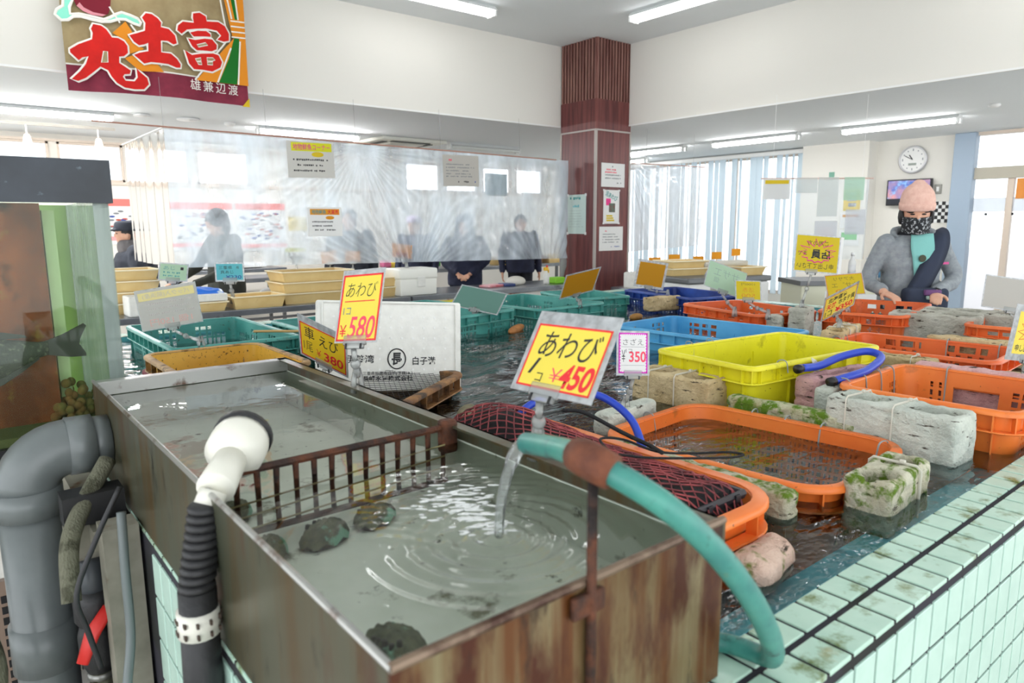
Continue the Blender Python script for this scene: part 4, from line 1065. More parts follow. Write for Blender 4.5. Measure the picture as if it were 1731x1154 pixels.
b = MB(); b.span((.212, 2.12, AZ0+.02), (.238, 2.15, AZ1-.02)); b.build('light_strip', mat('pale_strip', srgb(214, 236, 176), .5), t)
b = MB()
rr = random.Random(5)
for k in range(70): b.ell((.235+rr.gauss(0, .025), 2.1+rr.gauss(0, .03), .92+abs(rr.gauss(0, .03))), (.012, .010, .012), Matrix.Rotation(rr.uniform(0, 6), 4, 'Z'), 8, 6)
b.build('algae_tuft', mat('algae', srgb(106, 110, 52), .9, var=(srgb(150, 104, 60), 20)), t, True)['kind'] = 'stuff'
# fish (tail to the right)
m_fish = mat('dark_fish_scales', srgb(66, 70, 60), .4, var=(srgb(38, 42, 38), 5), dirt=(srgb(100, 104, 88), 90, .55, .62, (1, 1, 1)), bump=(160, .35))
m_fin = mat('dark_fin', srgb(44, 46, 42), .5, transl=.15)
t = thing('fish', 'big dark grey fish in the aquarium, tail to the right', 'fish', (.0, 2.0, 1.0))
def fr(x, hz, wy, zc): return [Vector((x, 2.01+wy*cos(2*pi*k/20), zc+hz*sin(2*pi*k/20))) for k in range(20)]
sec = [(-.26, .004, .003, 1.07), (-.245, .022, .012, 1.072), (-.21, .045, .022, 1.076), (-.15, .065, .028, 1.080), (-.06, .072, .030, 1.084), (.02, .066, .027, 1.090), (.08, .050, .020, 1.096), (.13, .032, .012, 1.104), (.165, .019, .007, 1.110), (.185, .017, .005, 1.113)]
b = MB(); b.loft([fr(*s_) for s_ in sec]); b.build('body', m_fish, t, True)
def fin(pts, nm):
    b = MB(); b.prism([(p[0], p[1]) for p in pts], -.002, .002, Matrix(((1, 0, 0, 0), (0, 0, 1, 2.01), (0, 1, 0, 0), (0, 0, 0, 1)))); b.build(nm, m_fin, t)
fin([(.175, 1.128), (.215, 1.142), (.262, 1.166), (.268, 1.160), (.252, 1.128), (.250, 1.115), (.262, 1.092), (.262, 1.084), (.23, 1.085), (.175, 1.097)], 'tail_fin')
fin([(-.16, 1.145), (-.10, 1.172), (.0, 1.168), (.10, 1.158), (.14, 1.148), (.145, 1.142), (.10, 1.142), (.04, 1.150), (-.1, 1.15)], 'dorsal_fin')
fin([(.06, 1.048), (.10, 1.066), (.16, 1.094), (.165, 1.088), (.13, 1.062), (.09, 1.036), (.07, 1.028)], 'anal_fin')
fin([(-.14, 1.03), (-.10, 1.01), (-.08, .99), (-.06, 1.012)], 'pelvic_fin')
for s_ in (-1, 1):
    b = MB(); b.ell((-.222, 2.01+s_*.016, 1.085), (.008, .004, .008)); b.build('eye', m_black, t, True)
# ------------------------------------------------------------------ price cards, signs, notices
m_clip = clear_mat('clear_clip', (.93, .95, .95, 1), 1.3, .08, haze=.36, hazecol=srgb(250, 252, 250))
m_lam = clear_mat('laminate', (.97, .98, 1, 1), 1.46, .12, haze=.5, hazecol=srgb(246, 250, 252), hazevar=(60, .55, .88, (1, 1, 1)))
def paper(n, c, tr=.35): return mat(n, c, .6, transl=tr, spec=.3)
Y_CARD = paper('yellow_card', srgb(246, 224, 90), .15); W_CARD = paper('white_card', srgb(246, 246, 244), .2)
Y_SIGN = paper('yellow_sign', srgb(240, 214, 50)); O_SIGN = paper('orange_sign', srgb(246, 178, 46)); OY_SIGN = paper('amber_sign', srgb(226, 164, 40))
CY_SIGN = paper('cyan_sign', srgb(116, 212, 220)); TEAL_SIGN = paper('teal_sign', srgb(116, 158, 146)); MINT = paper('mint_sign', srgb(196, 226, 196))
GREY_P = paper('grey_paper', srgb(222, 220, 214)); GREYB = paper('grey_back', srgb(190, 186, 178), .1); PINKB = paper('pink_border', srgb(238, 74, 214), .1)
INK = mat('ink_black', srgb(26, 26, 30), .6); RED = mat('ink_red', srgb(226, 40, 46), .55); REDL = mat('ink_rose', srgb(236, 70, 96), .55); BLUE_I = mat('ink_blue', srgb(40, 70, 150), .6)
MAG = mat('ink_magenta', srgb(222, 40, 130), .6); GREYI = mat('ink_grey', srgb(128, 130, 134), .7); OLIVE = mat('ink_olive', srgb(150, 128, 40), .7); ORI = mat('ink_orange', srgb(226, 140, 40), .7)
PALEI = mat('ink_pale', srgb(196, 190, 186), .8); PALER = mat('ink_pale_red', srgb(226, 180, 172), .8); PALEY = mat('ink_pale_yellow', srgb(228, 214, 150), .8); TEALI = mat('ink_teal', srgb(60, 150, 150), .7); BRICK = mat('brick_red', srgb(178, 70, 50), .6)

def rect(parent, M, x, y, w_, h_, m, name, z=.0, th=.0008):
    b = MB(); b.box((x, y, z-th/2), (w_, h_, th), M); return b.build(name, m, parent)
def lines(parent, M, x0, x1, ys, h_, m, seed=1, name='text_line', mirror=False):
    r = random.Random(seed)
    for y in ys:
        b = MB(); x = x0
        end = x1-r.uniform(0, .25)*(x1-x0)
        while x < end:
            w_ = h_*r.uniform(.5, .95)
            if r.random() > .14: b.box((x+w_/2, y+r.uniform(-.1, .1)*h_, .0006), (w_, h_*r.uniform(.55, 1), .0004), M)
            x += w_+h_*.28
        b.build(name, m, parent)
def frame_lines(parent, M, w_, h_, t_, m, name='border', z=.0006):
    b = MB()
    for c, d in (((0, h_/2-t_/2, z), (w_, t_, .0006)), ((0, -h_/2+t_/2, z), (w_, t_, .0006)), ((w_/2-t_/2, 0, z), (t_, h_, .0006)), ((-w_/2+t_/2, 0, z), (t_, h_, .0006))): b.box(c, d, M)
    return b.build(name, m, parent)
def clip(parent, M, h_, base, s_=1.0, off=0, ball=True):
    """clear sign clip: bar on the card's lower edge, ball joint stem, and a clamp at base"""
    base = Vector(base)
    b = MB(); b.box((off, -h_/2+.004*s_, -.001), (.062*s_, .022*s_, .006*s_), M, .002); b.box((off, -h_/2-.009*s_, -.001), (.05*s_, .012*s_, .008*s_), M, .002); bar = b.build('clip_bar', m_clip, parent, True)
    for q in (-.02, .02):
        b = MB(); b.box((off+q*s_, -h_/2-.010*s_, .003*s_), (.004*s_, .012*s_, .003*s_), M); b.build('wire_spring', m_black, bar)
    top = M @ Vector((off, -h_/2-.016*s_, 0))
    d = base-top
    b = MB(); b.tube([top, top+d*.35], .006*s_, 10); b.ell(top+d*.45, (.011*s_, .011*s_, .012*s_)); b.tube([top+d*.5, base+Vector((0, 0, .012))], [.006*s_, .008*s_], 10); b.build('stem', m_clip, parent, True)
    b = MB()
    for q in (-1, 1): b.tube([base+Vector((q*.004, 0, .03*s_)), base+Vector((q*.008, 0, .008)), base+Vector((q*.012, 0, -.024*s_))], [.007*s_, .009*s_, .011*s_], 8, flat=.5)
    b.build('clamp', m_clip, parent, True)
def sign(label, c, X, Y, w_, h_, card, base=None, lam=.010, cat='sign', s_=1.0, name='price_card', group=None, lam_top=None, off=0):
    M = frame_M(c, X, Y)
    bz = base or (c[0], c[1], c[2]-h_/2)
    t = thing(name, label, cat, bz, 0, group)
    if lam:
        lt = lam_top or lam
        b = MB(); b.box((0, (lt-lam)/2, -.0005), (w_+2*lam, h_+lam+lt, .0012), M); b.build('laminate', m_lam, t)
    b = MB(); b.box((0, 0, -.0004), (w_, h_, .0016), M); b.build('card', card, t)
    if base: clip(t, M, h_+lam*1.2, base, s_, off)
    return t, M

# --- the near cards
t, M = sign('tall yellow abalone price card with red border reading 580', (.7012, 1.3913, 1.2252), (.4147, -.905, .0952), (.2955, .2328, .9265), .108, .150, Y_CARD, (.689, 1.392, 1.062), .004, lam_top=.012, off=-.002)
frame_lines(t, M, .108, .150, .004, RED)
text(t, 'あわび', INK, M, 0, .040, .082, .034, bold=-.012, slant=.15)
rect(t, M, -.002, .014, .082, .0022, RED, 'underline', .0008)
text(t, '1コ', BLUE_I, M, -.033, -.008, .020, .016, bold=-.01)
text(t, '¥', RED, M, -.038, -.052, .018, .026, bold=.0)
text(t, '580', REDL, M, .012, -.045, .068, .048, bold=.01, slant=.12)
t, M = sign('big tilted yellow abalone card with red border reading 450, nearest the view', (.7098, .7555, 1.2025), (.0394, -.9989, .0245), (.5218, .0415, .852), .152, .1045, Y_CARD, (.690, .790, 1.066), .009, lam_top=.022, off=-.012)
frame_lines(t, M, .152, .1045, .0030, RED)
text(t, 'あわび', INK, M, .004, .020, .118, .044, bold=.0, slant=.1)
text(t, '1', INK, M, -.052, -.018, .010, .028, slant=.45, bold=-.02); text(t, 'コ', INK, M, -.034, -.035, .013, .014)
text(t, '¥', REDL, M, -.002, -.028, .024, .022, bold=-.01); text(t, '450', RED, M, .040, -.027, .060, .036, bold=.03, slant=.15)
t, M = sign('slanted amber yellow prawn card reading 380, behind the tall 580 card', (.802, 1.8225, 1.0668), (.3947, -.8649, -.3103), (-.1912, -.4076, .8929), .165, .112, paper('deep_yellow_card', srgb(246, 206, 44), .15), (.80, 1.86, .905), .007, lam_top=.022)
frame_lines(t, M, .165, .112, .003, RED)
text(t, '車', INK, M, -.048, .028, .036, .040); text(t, 'えび', INK, M, .022, .020, .070, .038)
text(t, '1尾', INK, M, -.055, -.018, .034, .034, bold=-.01); text(t, '¥', RED, M, -.016, -.026, .018, .024, bold=-.01); text(t, '380', RED, M, .038, -.028, .068, .028, bold=.02)
t, M = sign('small white price card with a zigzag pink border reading 350', (1.4677, 1.2799, 1.0481), (.8751, -.4808, -.0544), (.1402, .1444, .9795), .084, .112, W_CARD, (1.475, 1.31, .892), .006, s_=.85)
b = MB(); w_, h_, n = .084, .112, 14
for k in range(n):
    for e in (-1, 1):
        u = -w_/2+w_*(k+.5)/n; b.poly([M @ Vector((u-w_/n/2, e*h_/2, .0008)), M @ Vector((u+w_/n/2, e*h_/2, .0008)), M @ Vector((u, e*(h_/2-.007), .0008))][::e])
        v = -h_/2+h_*(k+.5)/n; b.poly([M @ Vector((e*w_/2, v+h_/n/2, .0008)), M @ Vector((e*w_/2, v-h_/n/2, .0008)), M @ Vector((e*(w_/2-.007), v, .0008))][::e])
b.build('zigzag_border', PINKB, t); frame_lines(t, M, w_, h_, .0035, PINKB, z=.0005)
text(t, 'さざえ', INK, M, .0, .031, .060, .018, bold=-.012); text(t, '1コ', INK, M, -.012, .006, .018, .010, bold=-.01)
rect(t, M, 0, .017, .068, .0007, GREYI, 'rule', .0008); rect(t, M, 0, -.034, .068, .0007, GREYI, 'rule', .0008)
text(t, '¥', INK, M, -.028, -.008, .011, .034, bold=-.01); text(t, '350', REDL, M, .013, -.010, .048, .028, bold=.02)
# --- left, over the sea-green crates and tables
t, M = sign('back-turned white sign with a pale yellow band on the far-left sea-green crate', (.7301, 3.186, 1.0699), (.8557, -.4936, .1552), (-.0753, .178, .9811), .2392, .1634, GREY_P, (.77, 2.895, .945), .004, name='sign')
rect(t, M, .0, .055, .225, .034, PALEY, 'band', .0010); text(t, 'パック入(前浜産)', PALEI, M, 0, .055, .19, .024, mirror=True, z=.0014)
lines(t, M, -.085, .10, (.022, .0, -.022), .007, PALEI, 3); text(t, '1個 150円', PALER, M, .0, -.055, .17, .030, mirror=True)
t, M = sign('cyan fish price sign reading 230 standing before the curly-haired person', (1.791, 5.7774, 1.0423), (.8089, -.5879, 0), (0, 0, 1), .2054, .1274, CY_SIGN, (1.81, 5.80, .83), .012, s_=1.8)
text(t, '三重県', INK, M, -.03, .035, .105, .026, bold=.0); text(t, '産', INK, M, .065, .036, .022, .022)
text(t, '真あじ', INK, M, -.02, .0, .10, .026); text(t, '¥230', BLUE_I, M, .03, -.04, .12, .028, bold=.01)
t, M = sign('pale mint price sign propped left of the cyan one', (1.392, 5.8427, 1.0565), (.8933, -.439, -.0967), (.15, .2, .95), .19, .12, MINT, (1.40, 5.86, .80), .01, s_=1.6)
text(t, 'あじ', TEALI, M, -.03, .03, .08, .03, bold=-.01); rect(t, M, .06, .03, .022, .022, INK, 'stamp', .001); lines(t, M, -.07, .06, (-.005, -.03), .012, TEALI, 5)
t, M = sign('yellow sign with a brick-red block on top of the white cooler', (3.49, 5.99, 1.157), (.6279, -.7692, -.119), (-.10, -.2, .95), .20, .135, O_SIGN, (3.50, 5.93, 1.02), 0, s_=1.5, name='sign')
rect(t, M, .0, -.04, .12, .042, BRICK, 'red_block', .001); text(t, 'ブリキリ', OLIVE, M, .0, .045, .12, .022, bold=-.01); text(t, 'ロース', OLIVE, M, .0, .005, .09, .02, bold=-.01)
for k, (c, X, Y, w_, h_, lab) in enumerate((((2.8513, 6.2379, 1.1119), (.7867, -.6058, .1192), (.0179, .2155, .9763), .15, .1126, 'plain orange sign standing over the stack of trays, left of a pair'), ((3.0223, 6.0998, 1.1137), (.7597, -.6491, .0384), (.1053, .1811, .9778), .141, .1058, 'plain orange sign standing over the stack of trays, right of a pair'))):
    t, M = sign(lab, c, X, Y, w_, h_, O_SIGN, (c[0], c[1]+.02, .955), 0, s_=1.2, name='sign')
t, M = sign('small white sign with a lime heading left of the two plain orange signs', (2.60, 6.42, 1.14), (.80, -.6, 0), (0, 0, 1), .20, .125, W_CARD, (2.60, 6.33, .80), 0, s_=1.2, name='sign')
rect(t, M, 0, .04, .19, .035, paper('lime_band', srgb(226, 226, 40), .2), 'heading', .001); lines(t, M, -.06, .08, (.0, -.03), .018, GREYI, 5)
# --- on the crates in the middle
t, M = sign('back-turned teal sign lying tilted on the crate right of the foam lid', (2.2164, 3.013, 1.0094), (.55, -.82, -.17), (.70, .25, .55), .25, .15, TEAL_SIGN, (2.17, 2.99, .945), .008, name='sign')
t, M = sign('back-turned amber sign clipped to the middle sea-green crate, left of the column', (2.855, 2.9, 1.067), (.9813, -.1179, .1523), (-.192, -.5364, .8218), .235, .160, OY_SIGN, (2.86, 2.905, .945), .010, name='sign')
t, M = sign('upright amber sign right of the column base on the navy crate', (3.7254, 3.107, 1.0644), (.8372, -.5241, -.1563), (.0912, -.1479, .9848), .18, .155, OY_SIGN, (3.80, 3.02, .935), .016, name='sign')
t, M = sign('back-turned pale green sign leaning over the crate behind the blue one', (3.3343, 2.2575, 1.1004), (.7756, -.5299, -.343), (.46, .1024, .882), .2223, .1457, MINT, (3.30, 2.17, .93), .004, name='sign')
text(t, 'サザエ', mat('ink_pale_green', srgb(150, 176, 160), .8), M, .0, .025, .15, .05, mirror=True, bold=-.01); text(t, '個', mat('ink_pale_green', srgb(150, 176, 160), .8), M, -.05, -.02, .03, .03, mirror=True)
t, M = sign('small back-turned yellow sign beside the pale green one', (3.2901, 2.0879, 1.0544), (.7314, -.681, -.0357), (.287, .2599, .922), .122, .098, Y_SIGN, (3.33, 1.99, .93), .006, name='sign')
text(t, '1000円', OLIVE, M, 0, .033, .07, .014, mirror=True); text(t, '活赤', ORI, M, 0, .002, .06, .026, mirror=True, bold=-.01); text(t, '500', ORI, M, 0, -.03, .07, .022, mirror=True, bold=-.01)
t, M = sign('yellow sign with a pink starburst and mirrored lettering on the upright grey block', (3.543, 1.8582, 1.2435), (.7277, -.6807, -.0838), (.1474, .036, .9884), .215, .182, Y_SIGN, (3.49, 1.895, .975), .006, name='sign', off=-.02)
rect(t, M, .118, 0, .022, .19, W_CARD, 'white_edge', -.001)
pts = []
for k in range(26):
    a = 2*pi*k/26; r = 1.0 if k % 2 else .62; r *= 1+.16*sin(k*2.9)
    pts.append((.088*r*cos(a)*1.05, .062*r*sin(a)+.006))
b = MB(); b.tube([(p[0], p[1], .0012) for p in pts], .0034, 5, M, closed=True, flat=.3); b.build('starburst', MAG, t)
text(t, 'ご用の方', INK, M, .0, .055, .105, .026, mirror=True); text(t, '店員', INK, M, .02, .0, .095, .046, mirror=True, bold=.03); text(t, 'まで', INK, M, -.075, .0, .045, .022, mirror=True); text(t, '申し出て下さい', INK, M, -.005, -.063, .185, .028, mirror=True)
t, M = sign('back-turned yellow sign behind the slanted scallop card', (3.8869, 1.8675, 1.064), (.7279, -.6806, .0832), (.204, .3308, .9214), .196, .118, Y_SIGN, (3.76, 1.78, .945), .004, name='sign')
frame_lines(t, M, .196, .118, .003, ORI)
text(t, '大アサリ', OLIVE, M, .0, .035, .11, .022, mirror=True); text(t, 'ナサ゛エ', OLIVE, M, .0, .0, .14, .028, mirror=True); text(t, '180', ORI, M, .0, -.038, .11, .026, mirror=True)
t, M = sign('slanted yellow scallop card with red and black writing and orange edge', (3.0647, 1.4887, 1.0581), (.8941, -.2873, .3435), (-.4277, -.3205, .8452), .185, .115, Y_CARD, (3.08, 1.49, .950), .008, lam_top=.012)
frame_lines(t, M, .185, .115, .003, ORI)
text(t, '北海道産', INK, M, -.02, .036, .11, .026, bold=.02); text(t, '天然', RED, M, -.052, .002, .055, .030, bold=.03); text(t, 'ホタテ貝', INK, M, .038, .004, .095, .028, bold=.02)
text(t, '1コ', INK, M, -.062, -.036, .04, .028, bold=.01); text(t, '¥350', RED, M, .03, -.034, .10, .028, bold=.03)
t, M = sign('blank grey-white back of a sign over the orange crate at the right edge', (3.78, 1.045, 1.076), (.6844, -.7151, -.1421), (.2245, .0213, .9742), .247, .140, GREYB, (3.80, .99, .935), .005, name='sign')
t, M = sign('yellow starburst sign cut by the right edge of the view', (2.6918, .6795, 1.0462), (.9154, -.3762, -.1435), (.1269, -.0688, .9895), .145, .135, Y_CARD, (2.74, .70, .905), .022, name='sign')
pts = []
for k in range(22):
    a = 2*pi*k/22; r = 1.0 if k % 2 else .6; pts.append((.066*r*cos(a), .046*r*sin(a)+.004))
b = MB(); b.tube([(p[0], p[1], .0012) for p in pts], .0015, 5, M, closed=True, flat=.3); b.build('starburst', RED, t)
text(t, '店員', INK, M, .0, .0, .06, .032, bold=.03); text(t, '申し出て下さい', INK, M, .0, -.048, .125, .022, bold=.01); text(t, 'ご用の方', INK, M, .0, .048, .075, .018)

# --- notices on the column
def notice(label, c, X, w_, h_, card=W_CARD, name='notice', Y=(0, 0, 1)):
    M = frame_M(c, X, Y); t = thing(name, label, 'notice', (c[0], c[1], c[2]-h_/2))
    b = MB(); b.box((0, 0, -.0008), (w_, h_, .0016), M); b.build('sheet', card, t); return t, M
XR, XL = (1, 0, 0), (0, -1, 0)
t, M = notice('white notice with pink lines, topmost on the right face of the column', (6.0, 5.586, 1.945), XR, .38, .26); lines(t, M, -.13, .1, (.06, .03), .018, REDL, 2); lines(t, M, -.13, .14, (-.0, -.035), .015, GREYI, 4); lines(t, M, .03, .14, (-.085,), .015, INK, 8); lines(t, M, -.05, .0, (.095,), .016, INK, 9)
t, M = notice('taped leaflet with green letters and a magenta patch, middle of the column', (5.98, 5.586, 1.595), XR, .26, .375)
text(t, '活あわび', TEALI, M, .0, .12, .20, .06, rot=-.35, bold=.02); rect(t, M, -.05, .055, .075, .075, MAG, 'magenta_patch', .001); rect(t, M, .01, -.01, .10, .10, mat('photo_print', srgb(60, 120, 100), .6, var=(srgb(120, 50, 50), 30)), 'photo_print', .0014)
for k in range(3): rect(t, M, -.03+.008*k, -.10-.025*k, .10+.015*k, .018, Y_SIGN, 'yellow_line', .001)
for a in (-1, 1):
    for c_ in (-1, 1): rect(t, M, a*.125, c_*.183, .03, .02, W_CARD, 'tape', .0016)
t, M = notice('white typed notice, lowest on the right face of the column', (5.985, 5.586, 1.24), XR, .39, .27); lines(t, M, -.12, -.06, (.085,), .016, REDL, 2); lines(t, M, -.14, .14, (.05, .02, -.01, -.04), .012, GREYI, 6); lines(t, M, .0, .15, (-.09,), .014, BLUE_I, 7)
t, M = notice('tall pale notice with a teal heading on the left face of the column', (5.716, 5.875, 1.515), XL, .30, .44, paper('pale_mint_paper', srgb(214, 232, 226), .2)); lines(t, M, -.11, .05, (.18,), .03, TEALI, 3); lines(t, M, -.06, .03, (.09,), .03, CY_SIGN, 4); lines(t, M, -.12, .12, [.04-.03*k for k in range(7)], .008, mat('ink_faint', srgb(186, 204, 200), .8), 5)
for a in (-1, 1):
    for c_ in (-1, 1): rect(t, M, a*.145, c_*.215, .03, .03, W_CARD, 'tape', .0016)
# --- sheets hung on the plastic curtain
t, M = notice('notice with a yellow-green heading high on the curtain below a lit lamp', (2.56, 5.865, 1.955), (1, 0, .02), .42, .30, GREY_P)
rect(t, M, .01, .105, .36, .07, paper('lime_band', srgb(226, 226, 40), .2), 'heading_band', .001); text(t, '地物鮮魚コーナー', MAG, M, .01, .105, .33, .05, z=.0016, bold=.01)
b = MB(); b.lathe([(1, .0008), (1, .0012)], M @ Matrix.Translation((.06, .045, 0)) @ Matrix.Diagonal((.055, .022, 1, 1)), 24); b.build('yellow_oval', Y_SIGN, t)
lines(t, M, -.16, .16, (.0, -.045, -.09), .016, INK, 3)
t, M = notice('notice with an orange heading low on the curtain before dark clothing', (2.66, 5.865, 1.435), (1, 0, 0), .315, .25, W_CARD)
rect(t, M, .0, .085, .27, .05, O_SIGN, 'heading_band', .001); text(t, '地物鮮魚', TEALI, M, -.055, .085, .13, .036, z=.0016, bold=.01); text(t, '大直売', RED, M, .075, .085, .10, .036, z=.0016, bold=.02)
b = MB(); b.lathe([(1, .0008), (1, .0012)], M @ Matrix.Translation((.045, .035, 0)) @ Matrix.Diagonal((.04, .016, 1, 1)), 24); b.build('orange_oval', O_SIGN, t)
lines(t, M, -.12, .12, (.0, -.035, -.07), .012, INK, 6)
t, M = notice('grey typed notice hung from the top of the curtain near the column', (4.115, 5.865, 1.93), (1, 0, .02), .43, .30, GREYB); lines(t, M, -.17, -.09, (.10,), .022, REDL, 2); lines(t, M, -.18, .17, (.06, .03, 0, -.03, -.055), .012, GREYI, 6); lines(t, M, -.04, .10, (-.105,), .018, INK, 7); lines(t, M, .12, .18, (-.105,), .018, BLUE_I, 8)
t, M = notice('small faded sheet stuck behind the curtain, right of the grey notice', (4.60, 5.93, 1.815), (1, 0, 0), .29, .22, paper('faded_sheet', srgb(190, 208, 210), .3))
# --- boat banner
t = thing('banner', 'festive cloth fishing banner with big red characters hanging from the ceiling', 'banner', (1.5, 6.0, 2.35))
BX, BW, BZ, BH = 1.475, 1.26, 2.355, 1.02
M = frame_M((BX, 6.0, BZ), (1, 0, 0), (0, 0, 1))
def wave(u, v): return .012*sin(7*u+1)+.008*sin(15*u+4*v)
def cloth(name, m, x0, x1, z0, z1, off, nx=40, nz=20):
    b = MB(); b.grid(nx, nz, lambda u, v: Vector((BX-BW/2+x0+(x1-x0)*u, 6.0-off+wave(x0+(x1-x0)*u, z0+(z1-z0)*v), BZ+z0+(z1-z0)*v+.02*sin(2.2*(x0+(x1-x0)*u))*(1-min(1, z0+(z1-z0)*v)))))
    return b.build(name, m, t, True)
m_cl = lambda n, c, v: mat(n, c, .9, var=(v, 7), bump=(300, .15), transl=.12)
cloth('tan_field', m_cl('tan_cloth', srgb(178, 160, 120), srgb(160, 140, 102)), 0, BW, .175, BH, .0)
cloth('maroon_band', m_cl('maroon_cloth', srgb(142, 50, 70), srgb(120, 40, 60)), 0, BW, 0, .185, .001)
m_wht = mat('banner_white', srgb(236, 232, 224), .9); m_orc = mat('banner_orange', srgb(226, 140, 30), .9); m_grc = mat('banner_green', srgb(14, 110, 30), .9); m_red = mat('banner_red', srgb(216, 30, 22), .9, var=(srgb(198, 26, 20), 9)); m_mint = mat('banner_mint', srgb(140, 226, 200), .9)
cloth('white_rule', m_wht, 0, BW, .176, .187, .003)
def flat(name, m, pts, off):
    b = MB(); b.prism([(p[0]-BW/2, p[1]) for p in pts], off, off+.0015, M @ Matrix.Translation((0, 0, .022))); return b.build(name, m, t)
flat('orange_streamer', m_orc, [(.86, .165), (1.10, .44), (1.17, .52), (1.26, .52), (1.26, .165)], .0)
flat('green_streamer', m_grc, [(1.03, .166), (1.12, .36), (1.17, .52), (1.21, .52), (1.20, .36), (1.17, .166)], .001)
flat('orange_streamer', m_orc, [(1.16, .52), (1.11, .80), (1.02, 1.0), (1.26, 1.0), (1.26, .52)], .0)
flat('green_streamer', m_grc, [(1.185, .66), (1.16, .82), (1.12, 1.0), (1.17, 1.0), (1.195, .82), (1.215, .66)], .001)
for z in (.52, .56, .60, .64): flat('cord_line', m_wht, [(1.15, z), (1.26, z+.005), (1.26, z+.015), (1.15, z+.010)], .002)
for (p, q) in (((.85, .166), (1.12, .50)), ((1.02, .166), (1.14, .44)), ((1.18, .166), (1.215, .5)), ((1.12, .5), (1.08, .8)), ((1.16, .66), (1.10, 1.0)), ((1.21, .66), (1.18, 1.0)), ((.30, .60), (.36, .50)), ((.43, .50), (.62, .24))):
    d = Vector((q[0]-p[0], q[1]-p[1])).normalized()*.006; nrm = Vector((-d.y, d.x)); flat('white_outline', m_wht, [(p[0]+nrm.x, p[1]+nrm.y), (q[0]+nrm.x, q[1]+nrm.y), (q[0]-nrm.x, q[1]-nrm.y), (p[0]-nrm.x, p[1]-nrm.y)], .0022)
def zp(p):
    X = 100+p[0]/5.245; return ((X-118)*.00417, (136+.106*(X-118)-p[1]/5.245)*.00417)
def brush(outer, holes=()):
    o = [zp(p) for p in outer]; Mb = M @ Matrix.Translation((-BW/2, 0, 0))
    b = MB(); b.tube([(p[0], p[1], .026) for p in o], .013, 6, Mb, closed=True, flat=.2); b.prism(o, .024, .0275, Mb); b.build('white_outline', m_wht, t)
    b = MB(); b.prism(o, .0275, .0305, Mb); b.build('red_character', m_red, t)
    for h in holes:
        q = [zp(p) for p in h]; b = MB(); b.tube([(p[0], p[1], .031) for p in q], .006, 6, Mb, closed=True, flat=.15); b.build('white_outline', m_wht, t)
        b = MB(); b.prism(q, .0305, .0325, Mb); b.build('tan_gap', MATS['tan_cloth'], t)
brush([(330,155),(390,165),(430,195),(455,235),(470,262),(520,265),(565,290),(590,330),(590,390),(555,420),(515,425),(510,480),(560,515),(600,545),(590,575),(545,578),(530,600),(550,635),(625,640),(655,605),(652,525),(680,560),(735,610),(745,665),(700,710),(620,710),(540,695),(480,655),(440,600),(415,545),(355,515),(300,560),(230,615),(170,640),(120,625),(190,560),(240,500),(270,430),(220,440),(190,465),(130,400),(130,375),(200,330),(310,285),(320,230),(310,195)], [[(395,385),(420,385),(415,475),(370,480)]])
brush([(770,35),(820,40),(870,75),(895,110),(890,150),(960,165),(1010,220),(1020,290),(990,300),(940,270),(880,270),(875,375),(960,385),(1010,430),(1040,480),(1035,510),(1000,510),(930,480),(850,470),(780,465),(720,480),(690,450),(640,405),(690,385),(765,370),(770,295),(735,310),(690,320),(650,290),(615,235),(680,215),(750,190),(760,120),(735,75)])
brush([(1190,10),(1250,0),(1305,30),(1310,75),(1420,75),(1480,110),(1515,180),(1510,245),(1460,255),(1400,240),(1440,200),(1400,155),(1300,140),(1200,148),(1120,160),(1070,200),(1035,170),(1045,125),(1090,90),(1190,95),(1185,50)])
brush([(1150,185),(1220,165),(1300,165),(1335,190),(1340,215),(1260,215),(1180,220)])
brush([(1125,240),(1190,252),(1280,235),(1350,240),(1390,290),(1385,330),(1340,350),(1250,345),(1200,345),(1160,310)], [[(1205,298),(1285,276),(1302,292),(1215,312)]])
brush([(1090,350),(1150,390),(1240,375),(1350,370),(1400,385),(1430,450),(1410,500),(1330,540),(1240,525),(1160,520),(1120,470)], [[(1180,428),(1230,418),(1228,440),(1190,445)],[(1195,456),(1232,456),(1232,475),(1205,473)],[(1290,415),(1345,415),(1360,430),(1330,440),(1290,438)],[(1290,456),(1340,452),(1335,475),(1290,473)]])
flat('orange_flame', m_orc, [zp(p) for p in ((480,220),(595,115),(645,205),(600,250),(735,350),(610,395),(520,420),(600,330),(590,300),(550,265))], -.004)
flat('orange_flame', m_orc, [zp(p) for p in ((560,435),(640,405),(720,490),(830,470),(890,552),(680,545))], -.004)
wavep = [zp(p) for p in ((45,90),(60,50),(110,15),(120,-60),(200,-60),(160,20),(160,80),(230,75),(330,90),(420,110),(470,90),(520,60),(570,40),(640,60),(700,85),(725,120),(710,145),(660,130),(600,100),(540,100),(470,125),(400,130),(320,115),(240,95),(180,100),(140,130),(90,135))]
flat('mint_wave', m_mint, wavep, .001)
b = MB(); b.tube([(p[0]-BW/2, p[1], .0245) for p in wavep], .010, 6, M, closed=True, flat=.3); b.build('white_outline', m_wht, t)
flat('maroon_creature', mat('banner_maroon', srgb(120, 20, 40), .9), [zp(p) for p in ((190,-60),(215,10),(260,50),(330,80),(410,85),(460,60),(480,0),(490,-60))], .002)
flat('pink_creature_belly', mat('banner_pink', srgb(214, 140, 150), .9), [zp(p) for p in ((215,10),(260,50),(330,80),(410,85),(440,70),(340,55),(270,20),(240,-20))], .004)
for ch, x in (('雄', .85), ('兼', .945), ('辺', 1.04), ('渡', 1.135)): text(t, ch, m_wht, M, x-BW/2, .13-.03*(x-.82), .075, .08, z=.026, bold=.0)
flat('yellow_corner', Y_SIGN, [(1.20, .0), (1.26, .0), (1.26, .07)], .004)
